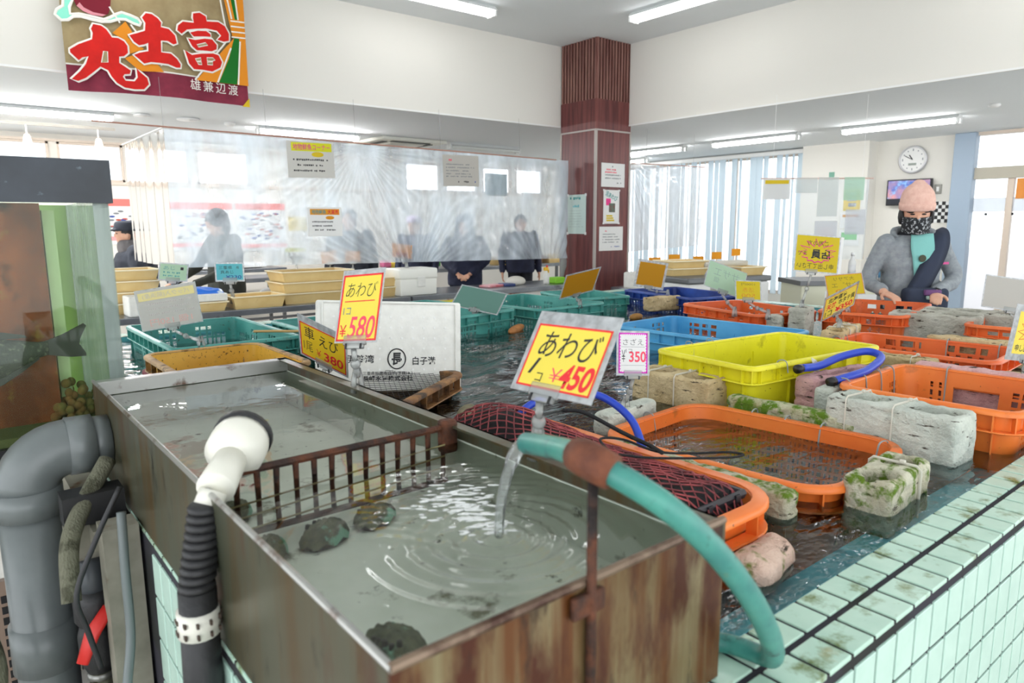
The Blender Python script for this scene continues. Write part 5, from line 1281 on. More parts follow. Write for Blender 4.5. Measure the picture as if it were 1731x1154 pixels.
for x in (BX-BW/2+.02, BX+BW/2-.02):
    b = MB(); b.tube([(x, 6.0, BZ+BH), (x, 6.0, HI)], .002, 5); b.build('hanging_cord', m_white, t)
# ------------------------------------------------------------------ people
m_skin = mat('skin', srgb(226, 178, 150), .5, var=(srgb(216, 160, 134), 20), spec=.35)
m_hair = mat('black_hair', srgb(26, 24, 26), .5, bump=(140, .6, (1, 1, .15)))
def oval(z, rx, ry, yo=0, xo=0, n=28, p=2.4):
    out = []
    for k in range(n):
        a = 2*pi*k/n; c, s_ = cos(a), sin(a)
        out.append(Vector((xo+rx*abs(c)**(2/p)*(1 if c >= 0 else -1), yo+ry*abs(s_)**(2/p)*(1 if s_ >= 0 else -1), z)))
    return out
def limb(b, pts, rs, n=5, seg=14):
    P = smooth_path(pts, n); R = []
    for i in range(len(rs)-1): R += [rs[i]+(rs[i+1]-rs[i])*k/n for k in range(n)]
    R.append(rs[-1]); b.tube(P, R, seg)
    b.ell(P[0], (R[0],)*3, None, 12, 8); b.ell(P[-1], (R[-1],)*3, None, 12, 8)
def hand(b, w_, d, palm, up, k=1.0, curl=.5):
    """palm, four fingers and a thumb starting at the wrist w_, pointing along d; palm normal = palm"""
    d = d.normalized(); palm = (palm-d*palm.dot(d)).normalized(); s_ = d.cross(palm)*up
    M = Matrix((s_, d, palm)).transposed().to_4x4()
    b.ell(w_+d*.045*k, (.036*k, .050*k, .016*k), M, 14, 10)
    for i, (o, L_) in enumerate(((-.027, .060), (-.009, .070), (.009, .066), (.026, .050))):
        a0 = w_+d*.085*k+s_*o*k; a1 = a0+(d*(1-.3*curl)+palm*.35*curl)*L_*.5*k; a2 = a1+(d*(1-curl)+palm*curl*1.1)*L_*.55*k
        b.tube(smooth_path([a0-d*.02*k, a0, a1, a2], 3), [.0088*k]*4+[.0085*k]*3+[.007*k]*3, 8)
        b.ell(a2, (.0068*k,)*3, None, 8, 6)
    a0 = w_+d*.03*k-s_*.028*k; a1 = a0+(d*.5-s_*.75+palm*.2)*.035*k; a2 = a1+(d*.85-s_*.2+palm*.3)*.032*k
    b.tube(smooth_path([a0, a1, a2], 4), [.0115*k]*4+[.010*k]*4+[.0075*k], 8); b.ell(a2, (.0072*k,)*3, None, 8, 6)
def remesh(b, vox, it=5):
    return bake(b.mesh(), [('REMESH', dict(mode='VOXEL', voxel_size=vox)), ('SMOOTH', dict(factor=.5, iterations=it))])
def wrinkle(me, a, sc=14, seed=0, stretch=(1, 1, .6)):
    for v in me.vertices:
        p = Vector((v.co.x*stretch[0]*sc+seed, v.co.y*stretch[1]*sc, v.co.z*stretch[2]*sc))
        v.co += v.normal*(a*noise.noise(p)+a*.5*noise.noise(p*2.3))
    return me

def person(label, loc, rotz, top, legs, sh=1.29, shw=.185, elbows=None, wrists=None, hdirs=None, hips=.92, head=(0, -.03, 1.45), pitch=0, yaw=0, roll=0, vox=.009, coat=(.020, .03), hair=None, hem=.80, bulk=1.0, k=1.0, group=None, legw=.075, hands_d=None, sleeve=.052, hoodup=False, topname='jacket'):
    t = thing('person', label, 'person', loc, rotz, group)
    el = [Vector(e) for e in elbows]; wr = [Vector(w_) for w_ in wrists]
    S = [Vector((-shw, 0, sh)), Vector((shw, 0, sh))]
    hc = Vector(head); HM = Matrix.Translation(hc) @ Matrix.Rotation(yaw, 4, 'Z') @ Matrix.Rotation(roll, 4, 'Y') @ Matrix.Rotation(pitch, 4, 'X')
    H = lambda x, y, z: HM @ Vector((x, y, z))
    R3 = HM.to_3x3().to_4x4()
    # body: one continuous skin surface
    b = MB()
    b.loft([oval(hips-.08, .15, .10), oval(hips, .16, .105), oval(hips+.10, .135, .09), oval(hips+.2, .145, .095), oval(sh-.05, .165, .095), oval(sh+.02, .13, .07), oval(sh+.05, .07, .06)])
    for q in (0, 1):
        x = -.085 if q == 0 else .085
        limb(b, [(x, 0, hips-.04), (x*1.05, -.01, .5*hips+.04), (x, .01, .08)], [.082, .058, .042])
        b.ell((x, -.05, .035), (.042, .12, .035))
        limb(b, [S[q], el[q], wr[q]], [.05, .038, .026])
        hd = (wr[q]-el[q]).normalized() if not hdirs else Vector(hdirs[q])
        hand(b, wr[q], hd, Vector((0, .2, -1)) if abs(hd.z) < .8 else Vector((1 if q == 0 else -1, 0, 0)), 1 if q == 0 else -1, k)
    b.tube([Vector((0, .005, sh-.02)), hc+Vector((0, .02, -.07))], [.055, .050], 16)
    b.ell(hc, (.074, .092, .108), R3, 24, 16)
    b.ell(H(0, -.025, -.06), (.052, .055, .055), R3); b.ell(H(0, -.093, -.012), (.012, .018, .022), R3); b.ell(H(0, -.085, .03), (.05, .012, .012), R3); b.ell(H(0, -.082, -.062), (.026, .012, .010), R3)
    for s_ in (-1, 1): b.ell(H(s_*.076, .005, -.005), (.010, .02, .03), R3)
    me = remesh(b, vox, 4); body = link_mesh('body', me, m_skin, t, local=True, smooth=True)
    for s_ in (-1, 1):
        b = MB(); b.ell(H(s_*.03, -.0855, .008), (.014, .006, .005), R3, 12, 8); b.build('eye', m_hair, body, True, local=True)
        b = MB(); b.tube([H(s_*.014, -.093, .03), H(s_*.032, -.092, .036), H(s_*.05, -.078, .03)], .0035, 6); b.build('eyebrow', m_hair, body, True, local=True)
    # trousers
    b = MB(); b.loft([oval(hips-.10, .155*bulk, .11*bulk), oval(hips-.02, .17*bulk, .118*bulk), oval(hips+.08, .15*bulk, .105*bulk)])
    for x in (-.088, .088): limb(b, [(x, 0, hips-.05), (x*1.05, -.01, .5*hips+.04), (x, .01, .09)], [.095, legw, legw*.8])
    link_mesh('trousers', wrinkle(remesh(b, .012), .006), legs, t, local=True, smooth=True)
    b = MB()
    for x in (-.085, .085): b.ell((x, -.055, .04), (.05, .135, .045))
    b.build('boots', m_black, t, True, local=True)
    # jacket
    c0, c1 = coat; b = MB()
    b.loft([oval(hem, (.165+c1)*bulk, (.115+c1)*bulk), oval(hem+.06, (.17+c1)*bulk, (.12+c1)*bulk), oval(hips+.16, (.155+c1)*bulk, (.11+c1)*bulk), oval(sh-.12, (.175+c0)*bulk, (.115+c0)*bulk), oval(sh-.02, (.16+c0)*bulk, (.09+c0)*bulk), oval(sh+.035, .105, .075), oval(sh+.06, .07, .065)])
    for q in (0, 1):
        e = wr[q]+(el[q]-wr[q]).normalized()*.03
        limb(b, [S[q], el[q], e], [sleeve+.012, sleeve, sleeve*.8])
    link_mesh(topname, wrinkle(remesh(b, vox*1.15), .008*bulk, 15, loc[0]), top, t, local=True, smooth=True)
    if hair:
        b = MB(); b.ell(H(0, .018, .03), (.086*hair, .098*hair, .098*hair), R3, 24, 16); b.ell(H(0, .05, -.03), (.08*hair, .06*hair, .09*hair), R3)
        me = remesh(b, .01, 2)
        for v in me.vertices: v.co += v.normal*(.008*noise.noise(v.co*45))
        link_mesh('hair', me, m_hair, t, local=True, smooth=True)
    return t, H, R3

def shell(parent, name, b, m, vox=.008, wr_=.0, it=4, sc=14):
    me = remesh(b, vox, it)
    if wr_: wrinkle(me, wr_, sc)
    return link_mesh(name, me, m, parent, local=True, smooth=True)

# the person in the pink hat
m_hoodie = mat('grey_hoodie', srgb(158, 164, 168), .9, var=(srgb(138, 144, 150), 30), bump=(300, .3))
m_navy = mat('navy_cloth', srgb(50, 58, 78), .85, bump=(240, .25)); m_dark = mat('dark_cloth', srgb(40, 42, 50), .85, var=(srgb(28, 30, 38), 8), bump=(200, .3))
t, H, R3 = person('person in a pink knit hat, patterned mask and grey hoodie working over an orange crate', (4.772, 1.884, 0), radians(-39.7), m_hoodie, m_dark, sh=1.275, shw=.165,
    elbows=((-.262, .0, 1.05), (.27, -.01, 1.06)), wrists=((-.255, -.19, .985), (.045, -.22, .980)), hdirs=((.25, -.8, -.25), (-.40, -.75, -.2)), head=(-.022, -.055, 1.455), pitch=radians(8), yaw=radians(-22), vox=.0065, hem=.86, coat=(.008, .010), bulk=1.0, sleeve=.047)
# note: positive local x is the viewer's right
m_knit = mat('pink_knit', srgb(244, 202, 186), .95, var=(srgb(234, 186, 170), 40), bump=(220, .6, (1, 1, .25)))
b = MB(); b.loft([[H(*p) for p in oval(z, rx, ry, .008)] for z, rx, ry in ((.035, .090, .106), (.05, .096, .112), (.085, .096, .112), (.13, .086, .100), (.165, .062, .074), (.185, .036, .044), (.192, .012, .014))]); b.ell(H(0, .012, .185), (.034, .036, .022), R3)
hat = shell(t, 'knit_hat', b, m_knit, .007)
b = MB(); b.loft([[H(*p) for p in oval(z, rx, ry, .008)] for z, rx, ry in ((.024, .0935, .109), (.03, .099, .115), (.062, .100, .116), (.07, .096, .112))]); b.build('hat_cuff', m_knit, hat, True, local=True)
b = MB()
for s_ in (-1, 1): b.ell(H(s_*.080, .012, -.015), (.018, .05, .055), R3)
b.ell(H(0, .06, -.02), (.075, .05, .07), R3); b.ell(H(-.035, -.078, .026), (.034, .016, .012), R3); b.ell(H(.04, -.075, .026), (.034, .016, .012), R3)
shell(t, 'hair', b, m_hair, .007, .004, 2, 40)
m_mask = mat('patterned_mask', srgb(30, 32, 36), .8, dirt=(srgb(176, 180, 184), 70, .555, .58))
b = MB(); b.grid(16, 10, lambda u, v: H(.080*sin(1.25*(2*u-1))/sin(1.25), -.104*cos(1.25*(2*u-1))*(1-.10*(2*v-1)**2)+.004-.014*exp(-(2*u-1)**2*6), -.103+.092*v-.012*(1-(2*u-1)**2)*(1-v)))
me = bake(b.mesh(), [('SOLIDIFY', dict(thickness=.003, offset=0)), ('SUBSURF', dict(levels=1))]); link_mesh('face_mask', me, m_mask, t, local=True, smooth=True)
b = MB(); b.loft([oval(1.325, .085, .080, .0), oval(1.36, .072, .07, -.01), oval(1.40, .064, .066, -.015), oval(1.405, .055, .058, -.015)]); b.build('neck_warmer', m_dark, t, True, local=True)
# hood lying on the shoulders
b = MB(); b.tube(smooth_path([(-.105, -.03, 1.305), (-.105, .03, 1.325), (-.07, .085, 1.345), (0, .11, 1.35), (.07, .085, 1.35), (.115, .03, 1.335), (.125, -.03, 1.305)], 5), [.014]*5+[.024]*5+[.032]*10+[.036]*5+[.034]*5+[.024], 10); shell(t, 'hood', b, m_hoodie, .01, .005)
# shirt showing in the open hoodie
m_shirt = mat('teal_shirt', srgb(132, 196, 190), .9, bump=(200, .2))
b = MB(); b.grid(8, 14, lambda u, v: Vector(((u-.5)*(.05+.12*v**.8-.07*max(0, v-.75)*2), -.130-.006*(1-(2*u-1)**2)+.075*max(0, v-.58), .99+.345*v)))
me = bake(b.mesh(), [('SOLIDIFY', dict(thickness=.006, offset=0))]); link_mesh('shirt', me, m_shirt, t, local=True, smooth=True)
b = MB(); b.lathe([(.022, 0), (.022, .003), (.018, .004)], Matrix.Translation((-.012, -.146, 1.185)) @ Matrix.Rotation(pi/2, 4, 'X'), 20); b.build('shirt_emblem', mat('emblem_dark', srgb(60, 62, 40), .6), t, local=True)
b = MB(); b.box((.135, -.132, 1.155), (.055, .004, .014), rz=.25); b.build('pink_embroidery', mat('pink_thread', srgb(214, 90, 150), .8), t, local=True)
# broad navy sling
b = MB()
path = smooth_path([(.115, .06, 1.325), (.112, .0, 1.338), (.105, -.07, 1.312), (.085, -.118, 1.24), (.045, -.146, 1.15), (-.015, -.162, 1.04), (-.07, -.170, .94), (-.10, -.13, .88)], 5)
b.loft([[p+Vector((.066+.03*(i/len(path)), 0, .034)), p+Vector((.02, -.008, .012)), p+Vector((-.02, -.008, -.012)), p-Vector((.066+.03*(i/len(path)), 0, .034)), p-Vector((.02, -.002, .012)), p+Vector((.02, .002, .006))] for i, p in enumerate(path)])
b.build('sling_strap', m_navy, t, True, local=True)
b = MB(); b.box((-.005, -.19, .93), (.26, .10, .16), bev=.03, seg=3); bag = b.build('bag', m_navy, t, True, local=True)
b = MB(); b.box((.01, -.245, .985), (.10, .03, .035), bev=.008); b.build('purple_pouch', mat('purple_cloth', srgb(110, 70, 120), .7), bag, True, local=True)
b = MB(); b.box((.015, -.252, .955), (.085, .025, .022), bev=.006); b.build('pale_pouch', mat('pale_cloth', srgb(190, 214, 206), .7), bag, True, local=True)
d = (Vector((.27, -.01, 1.06))-Vector((.045, -.22, .98))).normalized(); p = Vector((.045, -.22, .98))+d*.012
b = MB(); b.tube([p-d*.010, p+d*.010], [.031, .031], 16); b.build('wrist_watch', m_black, t, True, local=True)

# people behind the tables, seen through the plastic curtain
m_char = mat('charcoal_jacket', srgb(62, 66, 76), .85, var=(srgb(44, 48, 58), 7), bump=(120, .3)); m_navyj = mat('navy_jacket', srgb(40, 46, 72), .85, var=(srgb(30, 34, 56), 6), bump=(120, .3)); m_olive = mat('olive_jacket', srgb(70, 72, 64), .85, var=(srgb(52, 54, 50), 7), bump=(120, .3))
dn_arms = dict(elbows=((-.25, .02, 1.02), (.25, .02, 1.02)), wrists=((-.07, -.16, .86), (.07, -.16, .86)), hdirs=((.7, -.4, -.35), (-.7, -.4, -.35)))
t, H, R3 = person('person with the hood up and hands folded, standing behind the white cooler', (4.66, 6.60, 0), radians(-40), m_navyj, m_dark, sh=1.22, shw=.175, head=(0, -.04, 1.385), pitch=radians(10), hair=.98, vox=.012, coat=(.03, .03), hem=.72, **dn_arms)
b = MB(); b.loft([[H(*p) for p in oval(z, rx, ry, yo)] for z, rx, ry, yo in ((-.16, .15, .11, .03), (-.08, .115, .105, .035), (.02, .105, .11, .035), (.09, .09, .10, .03), (.125, .05, .06, .02), (.13, .01, .012, .02))]); b.mi = 0
shell(t, 'hood', b, m_navyj, .012, .006)
t, H, R3 = person('curly-haired person in dark clothes reaching left behind the curtain', (2.13, 6.98, 0), radians(-78), m_olive, m_dark, sh=1.27, shw=.19, elbows=((-.28, -.14, 1.02), (.26, -.16, 1.0)), wrists=((-.25, -.40, .88), (.18, -.42, .88)), head=(0, -.06, 1.43), pitch=radians(14), hair=1.12, vox=.012, coat=(.03, .03), hem=.74)
t, H, R3 = person('person in a grey cap and bulky dark coat at the far left, beside the aquarium', (1.50, 7.74, 0), radians(-95), m_char, m_dark, sh=1.16, shw=.20, elbows=((-.30, -.02, .93), (.30, -.02, .93)), wrists=((-.22, -.26, .84), (.22, -.26, .84)), head=(0, -.05, 1.33), hair=.98, vox=.012, coat=(.05, .06), hem=.6, bulk=1.15, sleeve=.07)
b = MB(); b.loft([[H(*p) for p in oval(z, rx, ry, .005)] for z, rx, ry in ((.03, .09, .106), (.07, .095, .11), (.115, .085, .10), (.13, .05, .06))]); b.ell(H(0, -.12, .04), (.075, .06, .010), R3); shell(t, 'cap', b, m_char, .01)
b = MB(); b.loft([oval(1.14, .13, .12, -.01), oval(1.20, .125, .12, -.02), oval(1.265, .10, .10, -.03), oval(1.28, .08, .08, -.03)]); shell(t, 'scarf', b, mat('grey_scarf', srgb(110, 106, 106), .9, bump=(60, .6)), .01, .006)
t, H, R3 = person('person in dark clothes half hidden behind the orange-headed notice', (3.72, 7.55, 0), radians(-35), m_char, m_dark, sh=1.30, shw=.2, head=(0, -.03, 1.47), hair=1.0, vox=.013, coat=(.03, .03), hem=.74, elbows=((-.26, .03, 1.0), (.26, .03, 1.0)), wrists=((-.26, -.05, .74), (.26, -.05, .74)))
t, H, R3 = person('person in a pale cap and dark coat behind the wrinkled middle of the curtain', (4.72, 7.75, 0), radians(-60), m_navyj, m_dark, sh=1.24, shw=.2, head=(0, -.04, 1.40), hair=.97, vox=.013, coat=(.03, .03), hem=.74, elbows=((-.26, .03, 1.0), (.26, .03, 1.0)), wrists=((-.26, -.05, .74), (.26, -.05, .74)))
b = MB(); b.loft([[H(*p) for p in oval(z, rx, ry, .005)] for z, rx, ry in ((.03, .09, .106), (.08, .09, .106), (.12, .06, .07), (.125, .02, .02))]); shell(t, 'cap', b, mat('lilac_cap', srgb(190, 170, 200), .8), .01)
t, H, R3 = person('person in dark blue farthest back, between the hooded person and the column', (6.35, 7.65, 0), radians(-30), m_navyj, m_dark, sh=1.26, shw=.19, head=(0, -.04, 1.42), hair=1.0, vox=.013, coat=(.03, .03), hem=.74, elbows=((-.26, .03, 1.0), (.26, .03, 1.0)), wrists=((-.26, -.05, .74), (.26, -.05, .74)))
# ------------------------------------------------------------------ display tables, trays and goods beyond the basin
m_ss = mat('stainless_top', srgb(150, 154, 160), .28, .7, var=(srgb(128, 132, 138), 4), dirt=(srgb(92, 92, 94), 6, .62, .74))
m_ssd = mat('grey_steel_frame', srgb(112, 114, 116), .45, .4)
m_tray = mat('cream_tray', srgb(240, 212, 150), .5, var=(srgb(232, 200, 134), 6), dirt=(srgb(170, 112, 60), 5, .68, .8))
m_trayr = mat('pale_tray_rim', srgb(250, 236, 200), .45)
def table(label, x0, x1, y0, y1, z, front=None, th=.05):
    t = thing('display_table', label, 'table', ((x0+x1)/2, (y0+y1)/2, 0))
    b = MB(); b.span((x0, y0, z-th), (x1, y1, z), bev=.006); b.build('top', m_ss, t)
    for x in (x0+.05, x1-.05):
        for y in (y0+.05, y1-.05): b = MB(); b.span((x-.02, y-.02, 0), (x+.02, y+.02, z-th)); b.build('leg', m_ssd, t)
    b = MB(); b.span((x0+.05, y0+.04, .3), (x1-.05, y0+.06, .33)); b.build('stretcher', m_ssd, t)
    if front: b = MB(); b.span((x0+.08, y0+.02, .1), (x1-.08, y0+.035, z-th-.005)); b.build('front_panel', front, t)
    return t
table('left steel display table behind the sea-green crates with cream trays', .88, 3.40, 5.70, 6.36, .744)
m_rustw = mat('white_rusty_panel', srgb(228, 226, 220), .5, dirt=(srgb(190, 96, 46), 4, .58, .66, (1, 1, 3)))
t = table('right steel display table with a rust-marked white front, ending at the column', 3.42, 5.70, 5.70, 6.36, .744, m_rustw)
b = MB(); b.span((3.44, 5.695, .60), (4.6, 5.705, .68)); b.build('yellow_strip', mat('yellow_strip', srgb(244, 226, 60), .5), t)
def tray(label, x, y, z, LX=.48, LY=.36, H=.075, rz=0, group=None, m=None):
    t = thing('tray', label, 'tray', (x, y, z), rz, group); M = WM[t.name]
    b = MB(); o = .012
    b.loft([[M @ Vector(p) for p in r] for r in (
        [( .5*LX-.03, .5*LY-.03, 0), (-.5*LX+.03, .5*LY-.03, 0), (-.5*LX+.03, -.5*LY+.03, 0), (.5*LX-.03, -.5*LY+.03, 0)],
        [(.5*LX-.008, .5*LY-.008, H-.004), (-.5*LX+.008, .5*LY-.008, H-.004), (-.5*LX+.008, -.5*LY+.008, H-.004), (.5*LX-.008, -.5*LY+.008, H-.004)],
        [(.5*LX-.014, .5*LY-.014, H-.004), (-.5*LX+.014, .5*LY-.014, H-.004), (-.5*LX+.014, -.5*LY+.014, H-.004), (.5*LX-.014, -.5*LY+.014, H-.004)],
        [(.5*LX-.036, .5*LY-.036, .008), (-.5*LX+.036, .5*LY-.036, .008), (-.5*LX+.036, -.5*LY+.036, .008), (.5*LX-.036, -.5*LY+.036, .008)])])
    b.build('shell', m or m_tray, t)
    b = MB()
    for c, d in (((0, LY/2-.006, H-.004), (LX, .018, .01)), ((0, -LY/2+.006, H-.004), (LX, .018, .01)), ((LX/2-.006, 0, H-.004), (.018, LY, .01)), ((-LX/2+.006, 0, H-.004), (.018, LY, .01))): b.box(c, d, M, .002)
    b.build('rim', m_trayr, t); return t
TT = .744
names = ('bottom', 'second', 'third', 'topmost')
for k in range(4): tray('cream tray, %s of the stack of four at the left end of the table' % names[k], 1.13, 6.14+.003*k, TT+.084*k, .40, .36, .082)
for k in range(3): tray('cream tray, %s of the stack of three behind the tall price card' % ('bottom', 'middle', 'topmost')[k], 2.55, 5.99, TT+.092*k, .66, .40, .09)
tray('single cream tray right of the blue bag on the table', 2.00, 5.88, TT, .44, .34, .10)
tray('cream tray under the white foam box with the blue bag', 1.62, 5.88, TT, .26, .34, .075)
for k in range(2): tray('cream tray, %s of two behind the tall price card by the white cooler' % ('lower', 'upper')[k], 3.18, 6.02, TT+.092*k, .34, .38, .09)
def simple(name, label, cat, m, fn, smooth=False, group=None):
    b = MB(); fn(b); return tag(b.build(name, m, None, smooth), label, cat, group)
simple('foam_box', 'white foam box standing at the left end of the table', 'box', m_foam, lambda b: b.box((1.14, 5.84, TT+.075), (.19, .22, .15), bev=.01))
simple('foam_box', 'white foam box carrying the blue bag on the table', 'box', m_foam, lambda b: b.box((1.52, 5.86, TT+.075), (.34, .26, .13), bev=.01) if False else b.box((1.60, 5.87, TT+.108), (.30, .28, .06), bev=.008))
m_bbag = mat('blue_bag', srgb(40, 120, 230), .3, spec=.6, dirt=(srgb(214, 226, 246), 9, .62, .66))
b = MB()
b.grid(30, 14, lambda u, v: Vector((1.22+.52*u, 5.74+.24*v, TT+.135+.055*(sin(pi*v)**.5)*(sin(pi*min(max(u*.96+.02, 0), 1))**.4)+.016*noise.noise(Vector((u*7, v*5, 2))))))
me = bake(b.mesh(), [('SOLIDIFY', dict(thickness=.05, offset=-1)), ('SUBSURF', dict(levels=1))])
tag(link_mesh('plastic_bag', me, m_bbag, None, False, True), 'shiny blue plastic bag lying on a white foam box', 'bag')
t = thing('cooler_box', 'white cooler box with rounded lid on the steel table', 'cooler', (3.52, 5.88, TT))
b = MB(); b.box((3.52, 5.88, TT+.08), (.40, .28, .16), bev=.012, seg=3); b.build('body', mat('cooler_white', srgb(244, 244, 236), .4), t, True)
b = MB(); b.box((3.52, 5.88, TT+.205), (.42, .30, .10), bev=.02, seg=3); b.build('lid', mat('cooler_white', srgb(244, 244, 236), .4), t, True)
b = MB(); b.box((3.54, 5.735, TT+.13), (.09, .02, .10), bev=.008); b.build('latch', m_foam, t)
simple('cloth', 'crumpled white cloth on the right table near the column', 'cloth', mat('white_cloth', srgb(240, 236, 226), .9, bump=(40, .5)), lambda b: b.ell((4.98, 6.08, TT+.035), (.14, .10, .06), Matrix.Rotation(.3, 4, 'Z')), True)
simple('package', 'flat pink and white package on the right table', 'package', mat('pink_white_pack', srgb(226, 190, 196), .4, var=(srgb(220, 110, 120), 5)), lambda b: b.box((4.60, 6.02, TT+.012), (.24, .16, .024), bev=.006, rz=.2))
simple('package', 'flat navy package beside the pink one on the right table', 'package', mat('navy_pack', srgb(60, 76, 130), .4), lambda b: b.box((4.79, 6.0, TT+.014), (.13, .17, .028), bev=.006, rz=-.2))
t = thing('spray_bottle', 'white spray bottle with yellow head at the column end of the table', 'bottle', (5.26, 5.88, TT))
b = MB(); b.lathe([(.03, 0), (.034, .01), (.034, .09), (.014, .13), (.014, .15)], Matrix.Translation((5.26, 5.88, TT)), 18); b.build('bottle', m_foam, t, True)
b = MB(); b.box((5.255, 5.88, TT+.17), (.06, .03, .04), bev=.008); b.box((5.29, 5.88, TT+.145), (.014, .02, .04), bev=.004); b.build('yellow_head', mat('yellow_head', srgb(240, 190, 40), .4), t)
b = MB(); b.lathe([(.012, 0), (.012, .02)], Matrix.Translation((5.27, 5.88, TT+.19)), 12); b.build('red_nozzle', mat('red_cap', srgb(210, 50, 50), .4), t)
simple('sponge_box', 'bright green sponge box at the column end of the table', 'box', mat('lime_green', srgb(150, 226, 60), .5), lambda b: b.box((5.44, 5.9, TT+.035), (.15, .12, .07), bev=.01))
simple('paper_bag', 'grey plastic bag lying between the trays on the left table', 'bag', mat('grey_film', srgb(190, 192, 196), .35), lambda b: b.ell((2.28, 6.22, TT+.05), (.12, .09, .07)), True)

# second row of tables behind the curtain
table('long steel table in the second row behind the people', 2.6, 8.2, 8.3, 8.9, .80)
table('white-topped table at the far left under the windows', 1.9, 3.6, 9.2, 9.8, .86)
simple('white_tray', 'long bright white tray on the table under the left windows', 'tray', m_white, lambda b: b.box((2.7, 9.45, .90), (1.3, .4, .06), bev=.01))
ORD = ('first', 'second', 'third', 'fourth', 'fifth', 'sixth', 'seventh', 'eighth', 'ninth', 'tenth', 'eleventh', 'twelfth', 'thirteenth', 'last')
packs = [(srgb(220, 50, 50), 'red'), (srgb(60, 100, 200), 'blue'), (srgb(90, 180, 80), 'green'), (srgb(230, 120, 160), 'pink'), (srgb(240, 220, 90), 'yellow'), (srgb(250, 250, 246), 'white')]
for k in range(14):
    c, n_ = packs[k % 6]; x = 4.15+.165*k
    simple('goods_pack', 'small %s packet, %s from the left in the row below the curtain edge' % (n_, ORD[k]), 'packet', mat('pack_'+n_, c, .4), lambda b: b.box((x, 8.42+.03*(k % 3), .87+.02*(k % 2)), (.13, .12, .09), bev=.02, rz=.3*sin(k*2)), group='packets on the second-row table')
for x, lab in ((6.75, 'cream tray left of the two wicker baskets in the second row'), (7.72, 'cream tray right of the two wicker baskets in the second row')): tray(lab, x, 8.5, .80, .42, .34, .12)
m_wick = mat('wicker', srgb(188, 130, 86), .8, var=(srgb(150, 96, 60), 40, (1, 1, 4)), bump=(120, .6, (1, 1, 3)))
for x, lab in ((7.12, 'brown wicker basket in the second row, left of a pair'), (7.38, 'brown wicker basket in the second row, right of a pair')):
    simple('wicker_basket', lab, 'basket', m_wick, lambda b: b.loft([oval(.80, .085, .10, 8.5, x), oval(.93, .105, .12, 8.5, x), oval(.93, .098, .112, 8.5, x), oval(.82, .08, .09, 8.5, x)]))
simple('orange_bag', 'bright orange-red bag on the second-row table left of the baskets', 'bag', mat('orange_red_film', srgb(236, 76, 40), .35, bump=(30, .5)), lambda b: b.ell((6.95, 8.72, .92), (.17, .10, .10)), True)
simple('white_carton', 'white carton standing right of the baskets behind the curtain', 'carton', m_white, lambda b: b.box((8.05, 8.6, 1.0), (.24, .2, .36), bev=.01))
simple('rolled_sheet', 'bunched clear plastic sheet hanging beside the left face of the column', 'plastic sheet', clear_mat('bunched_film', (.9, .95, .95, 1), 1.4, .15, haze=.6, hazecol=srgb(222, 228, 226)), lambda b: b.tube(smooth_path([(5.60, 5.98, 2.05), (5.61, 5.97, 1.7), (5.58, 5.99, 1.4), (5.61, 5.97, 1.1), (5.59, 5.98, .75)], 6), [.03+.012*sin(k*1.3) for k in range(25)], 10), True)
# posters on the far wall
def wall_poster(label, x0, x1, z0, z1, seed):
    t = thing('wall_poster', label, 'poster', ((x0+x1)/2, 10.19, z0))
    b = MB(); b.span((x0, 10.185, z0), (x1, 10.198, z1)); b.build('sheet', W_CARD, t)
    b = MB(); b.span((x0, 10.182, z1-.09), (x1, 10.186, z1)); b.build('red_heading', mat('film_hazed_red', srgb(236, 120, 112), .7), t)  # heading and footer reds paled in colour for the curtain film's haze
    b = MB(); b.span((x0, 10.182, z0+.05), (x1, 10.186, z0+.10)); b.build('red_footer', mat('film_hazed_rose', srgb(240, 160, 160), .7), t)
    r = random.Random(seed)
    for n_, m in (('grey_fish_pictures', GREYI), ('red_fish_pictures', BRICK), ('blue_fish_pictures', BLUE_I)):
        b = MB()
        for k in range(16): b.ell((r.uniform(x0+.06, x1-.06), 10.184, r.uniform(z0+.16, z1-.14)), (.035, .004, .012), None, 8, 6)
        b.build(n_, m, t)['kind'] = 'stuff'
    return t
wall_poster('fish poster with a red heading on the far wall, beside the grey cap', 1.68, 2.35, 1.18, 1.75, 1)
wall_poster('wide fish poster behind the curly-haired person', 2.45, 3.25, 1.08, 1.72, 2)
wall_poster('wide fish poster on the far wall right of the curly-haired person', 3.3, 4.0, 1.05, 1.72, 3)
simple('yellow_poster', 'small yellow poster on the far wall left of the orange-headed notice', 'poster', Y_SIGN, lambda b: b.span((4.05, 10.18, 1.33), (4.32, 10.198, 1.53)))

# right side: freezer, counter, trays
t = thing('freezer', 'white chest freezer with grey edge right of the column', 'freezer', (5.5, 3.75, 0))
b = MB(); b.box((5.35, 3.80, .45), (.9, .56, .90), rz=-.25, bev=.02); b.build('cabinet', m_white, t)
b = MB(); b.box((5.35, 3.80, .925), (.92, .58, .05), rz=-.25, bev=.012); b.build('lid', m_ssd, t)
for k in range(2): tray('cream tray, %s of two on the freezer right of the column' % ('lower', 'upper')[k], 5.18, 3.98, .95+.066*k, .40, .30, .065, -.25)
tray('cream tray on the freezer, left of the starburst sign', 5.62, 3.62, .95, .30, .26, .075, -.25)
simple('folded_sheet', 'folded translucent sheets lying on trays on the freezer', 'sheets', mat('milky_sheets', srgb(236, 234, 224), .6, transl=.3), lambda b: b.box((5.55, 3.80, 1.045), (.5, .14, .05), rz=-.25, bev=.02))
table('low steel table between navy crate and freezer', 5.9, 7.6, 4.9, 5.5, .70)
for k in range(6):
    x = 6.0+.3*k
    simple('ice_tub', 'white foam tub behind the right-hand curtain, %s of six from the left' % ORD[k], 'tub', m_foam, lambda b: b.box((x, 5.15+.05*(k % 2), .79), (.24, .3, .18), bev=.02), group='white tubs behind the right-hand curtain')
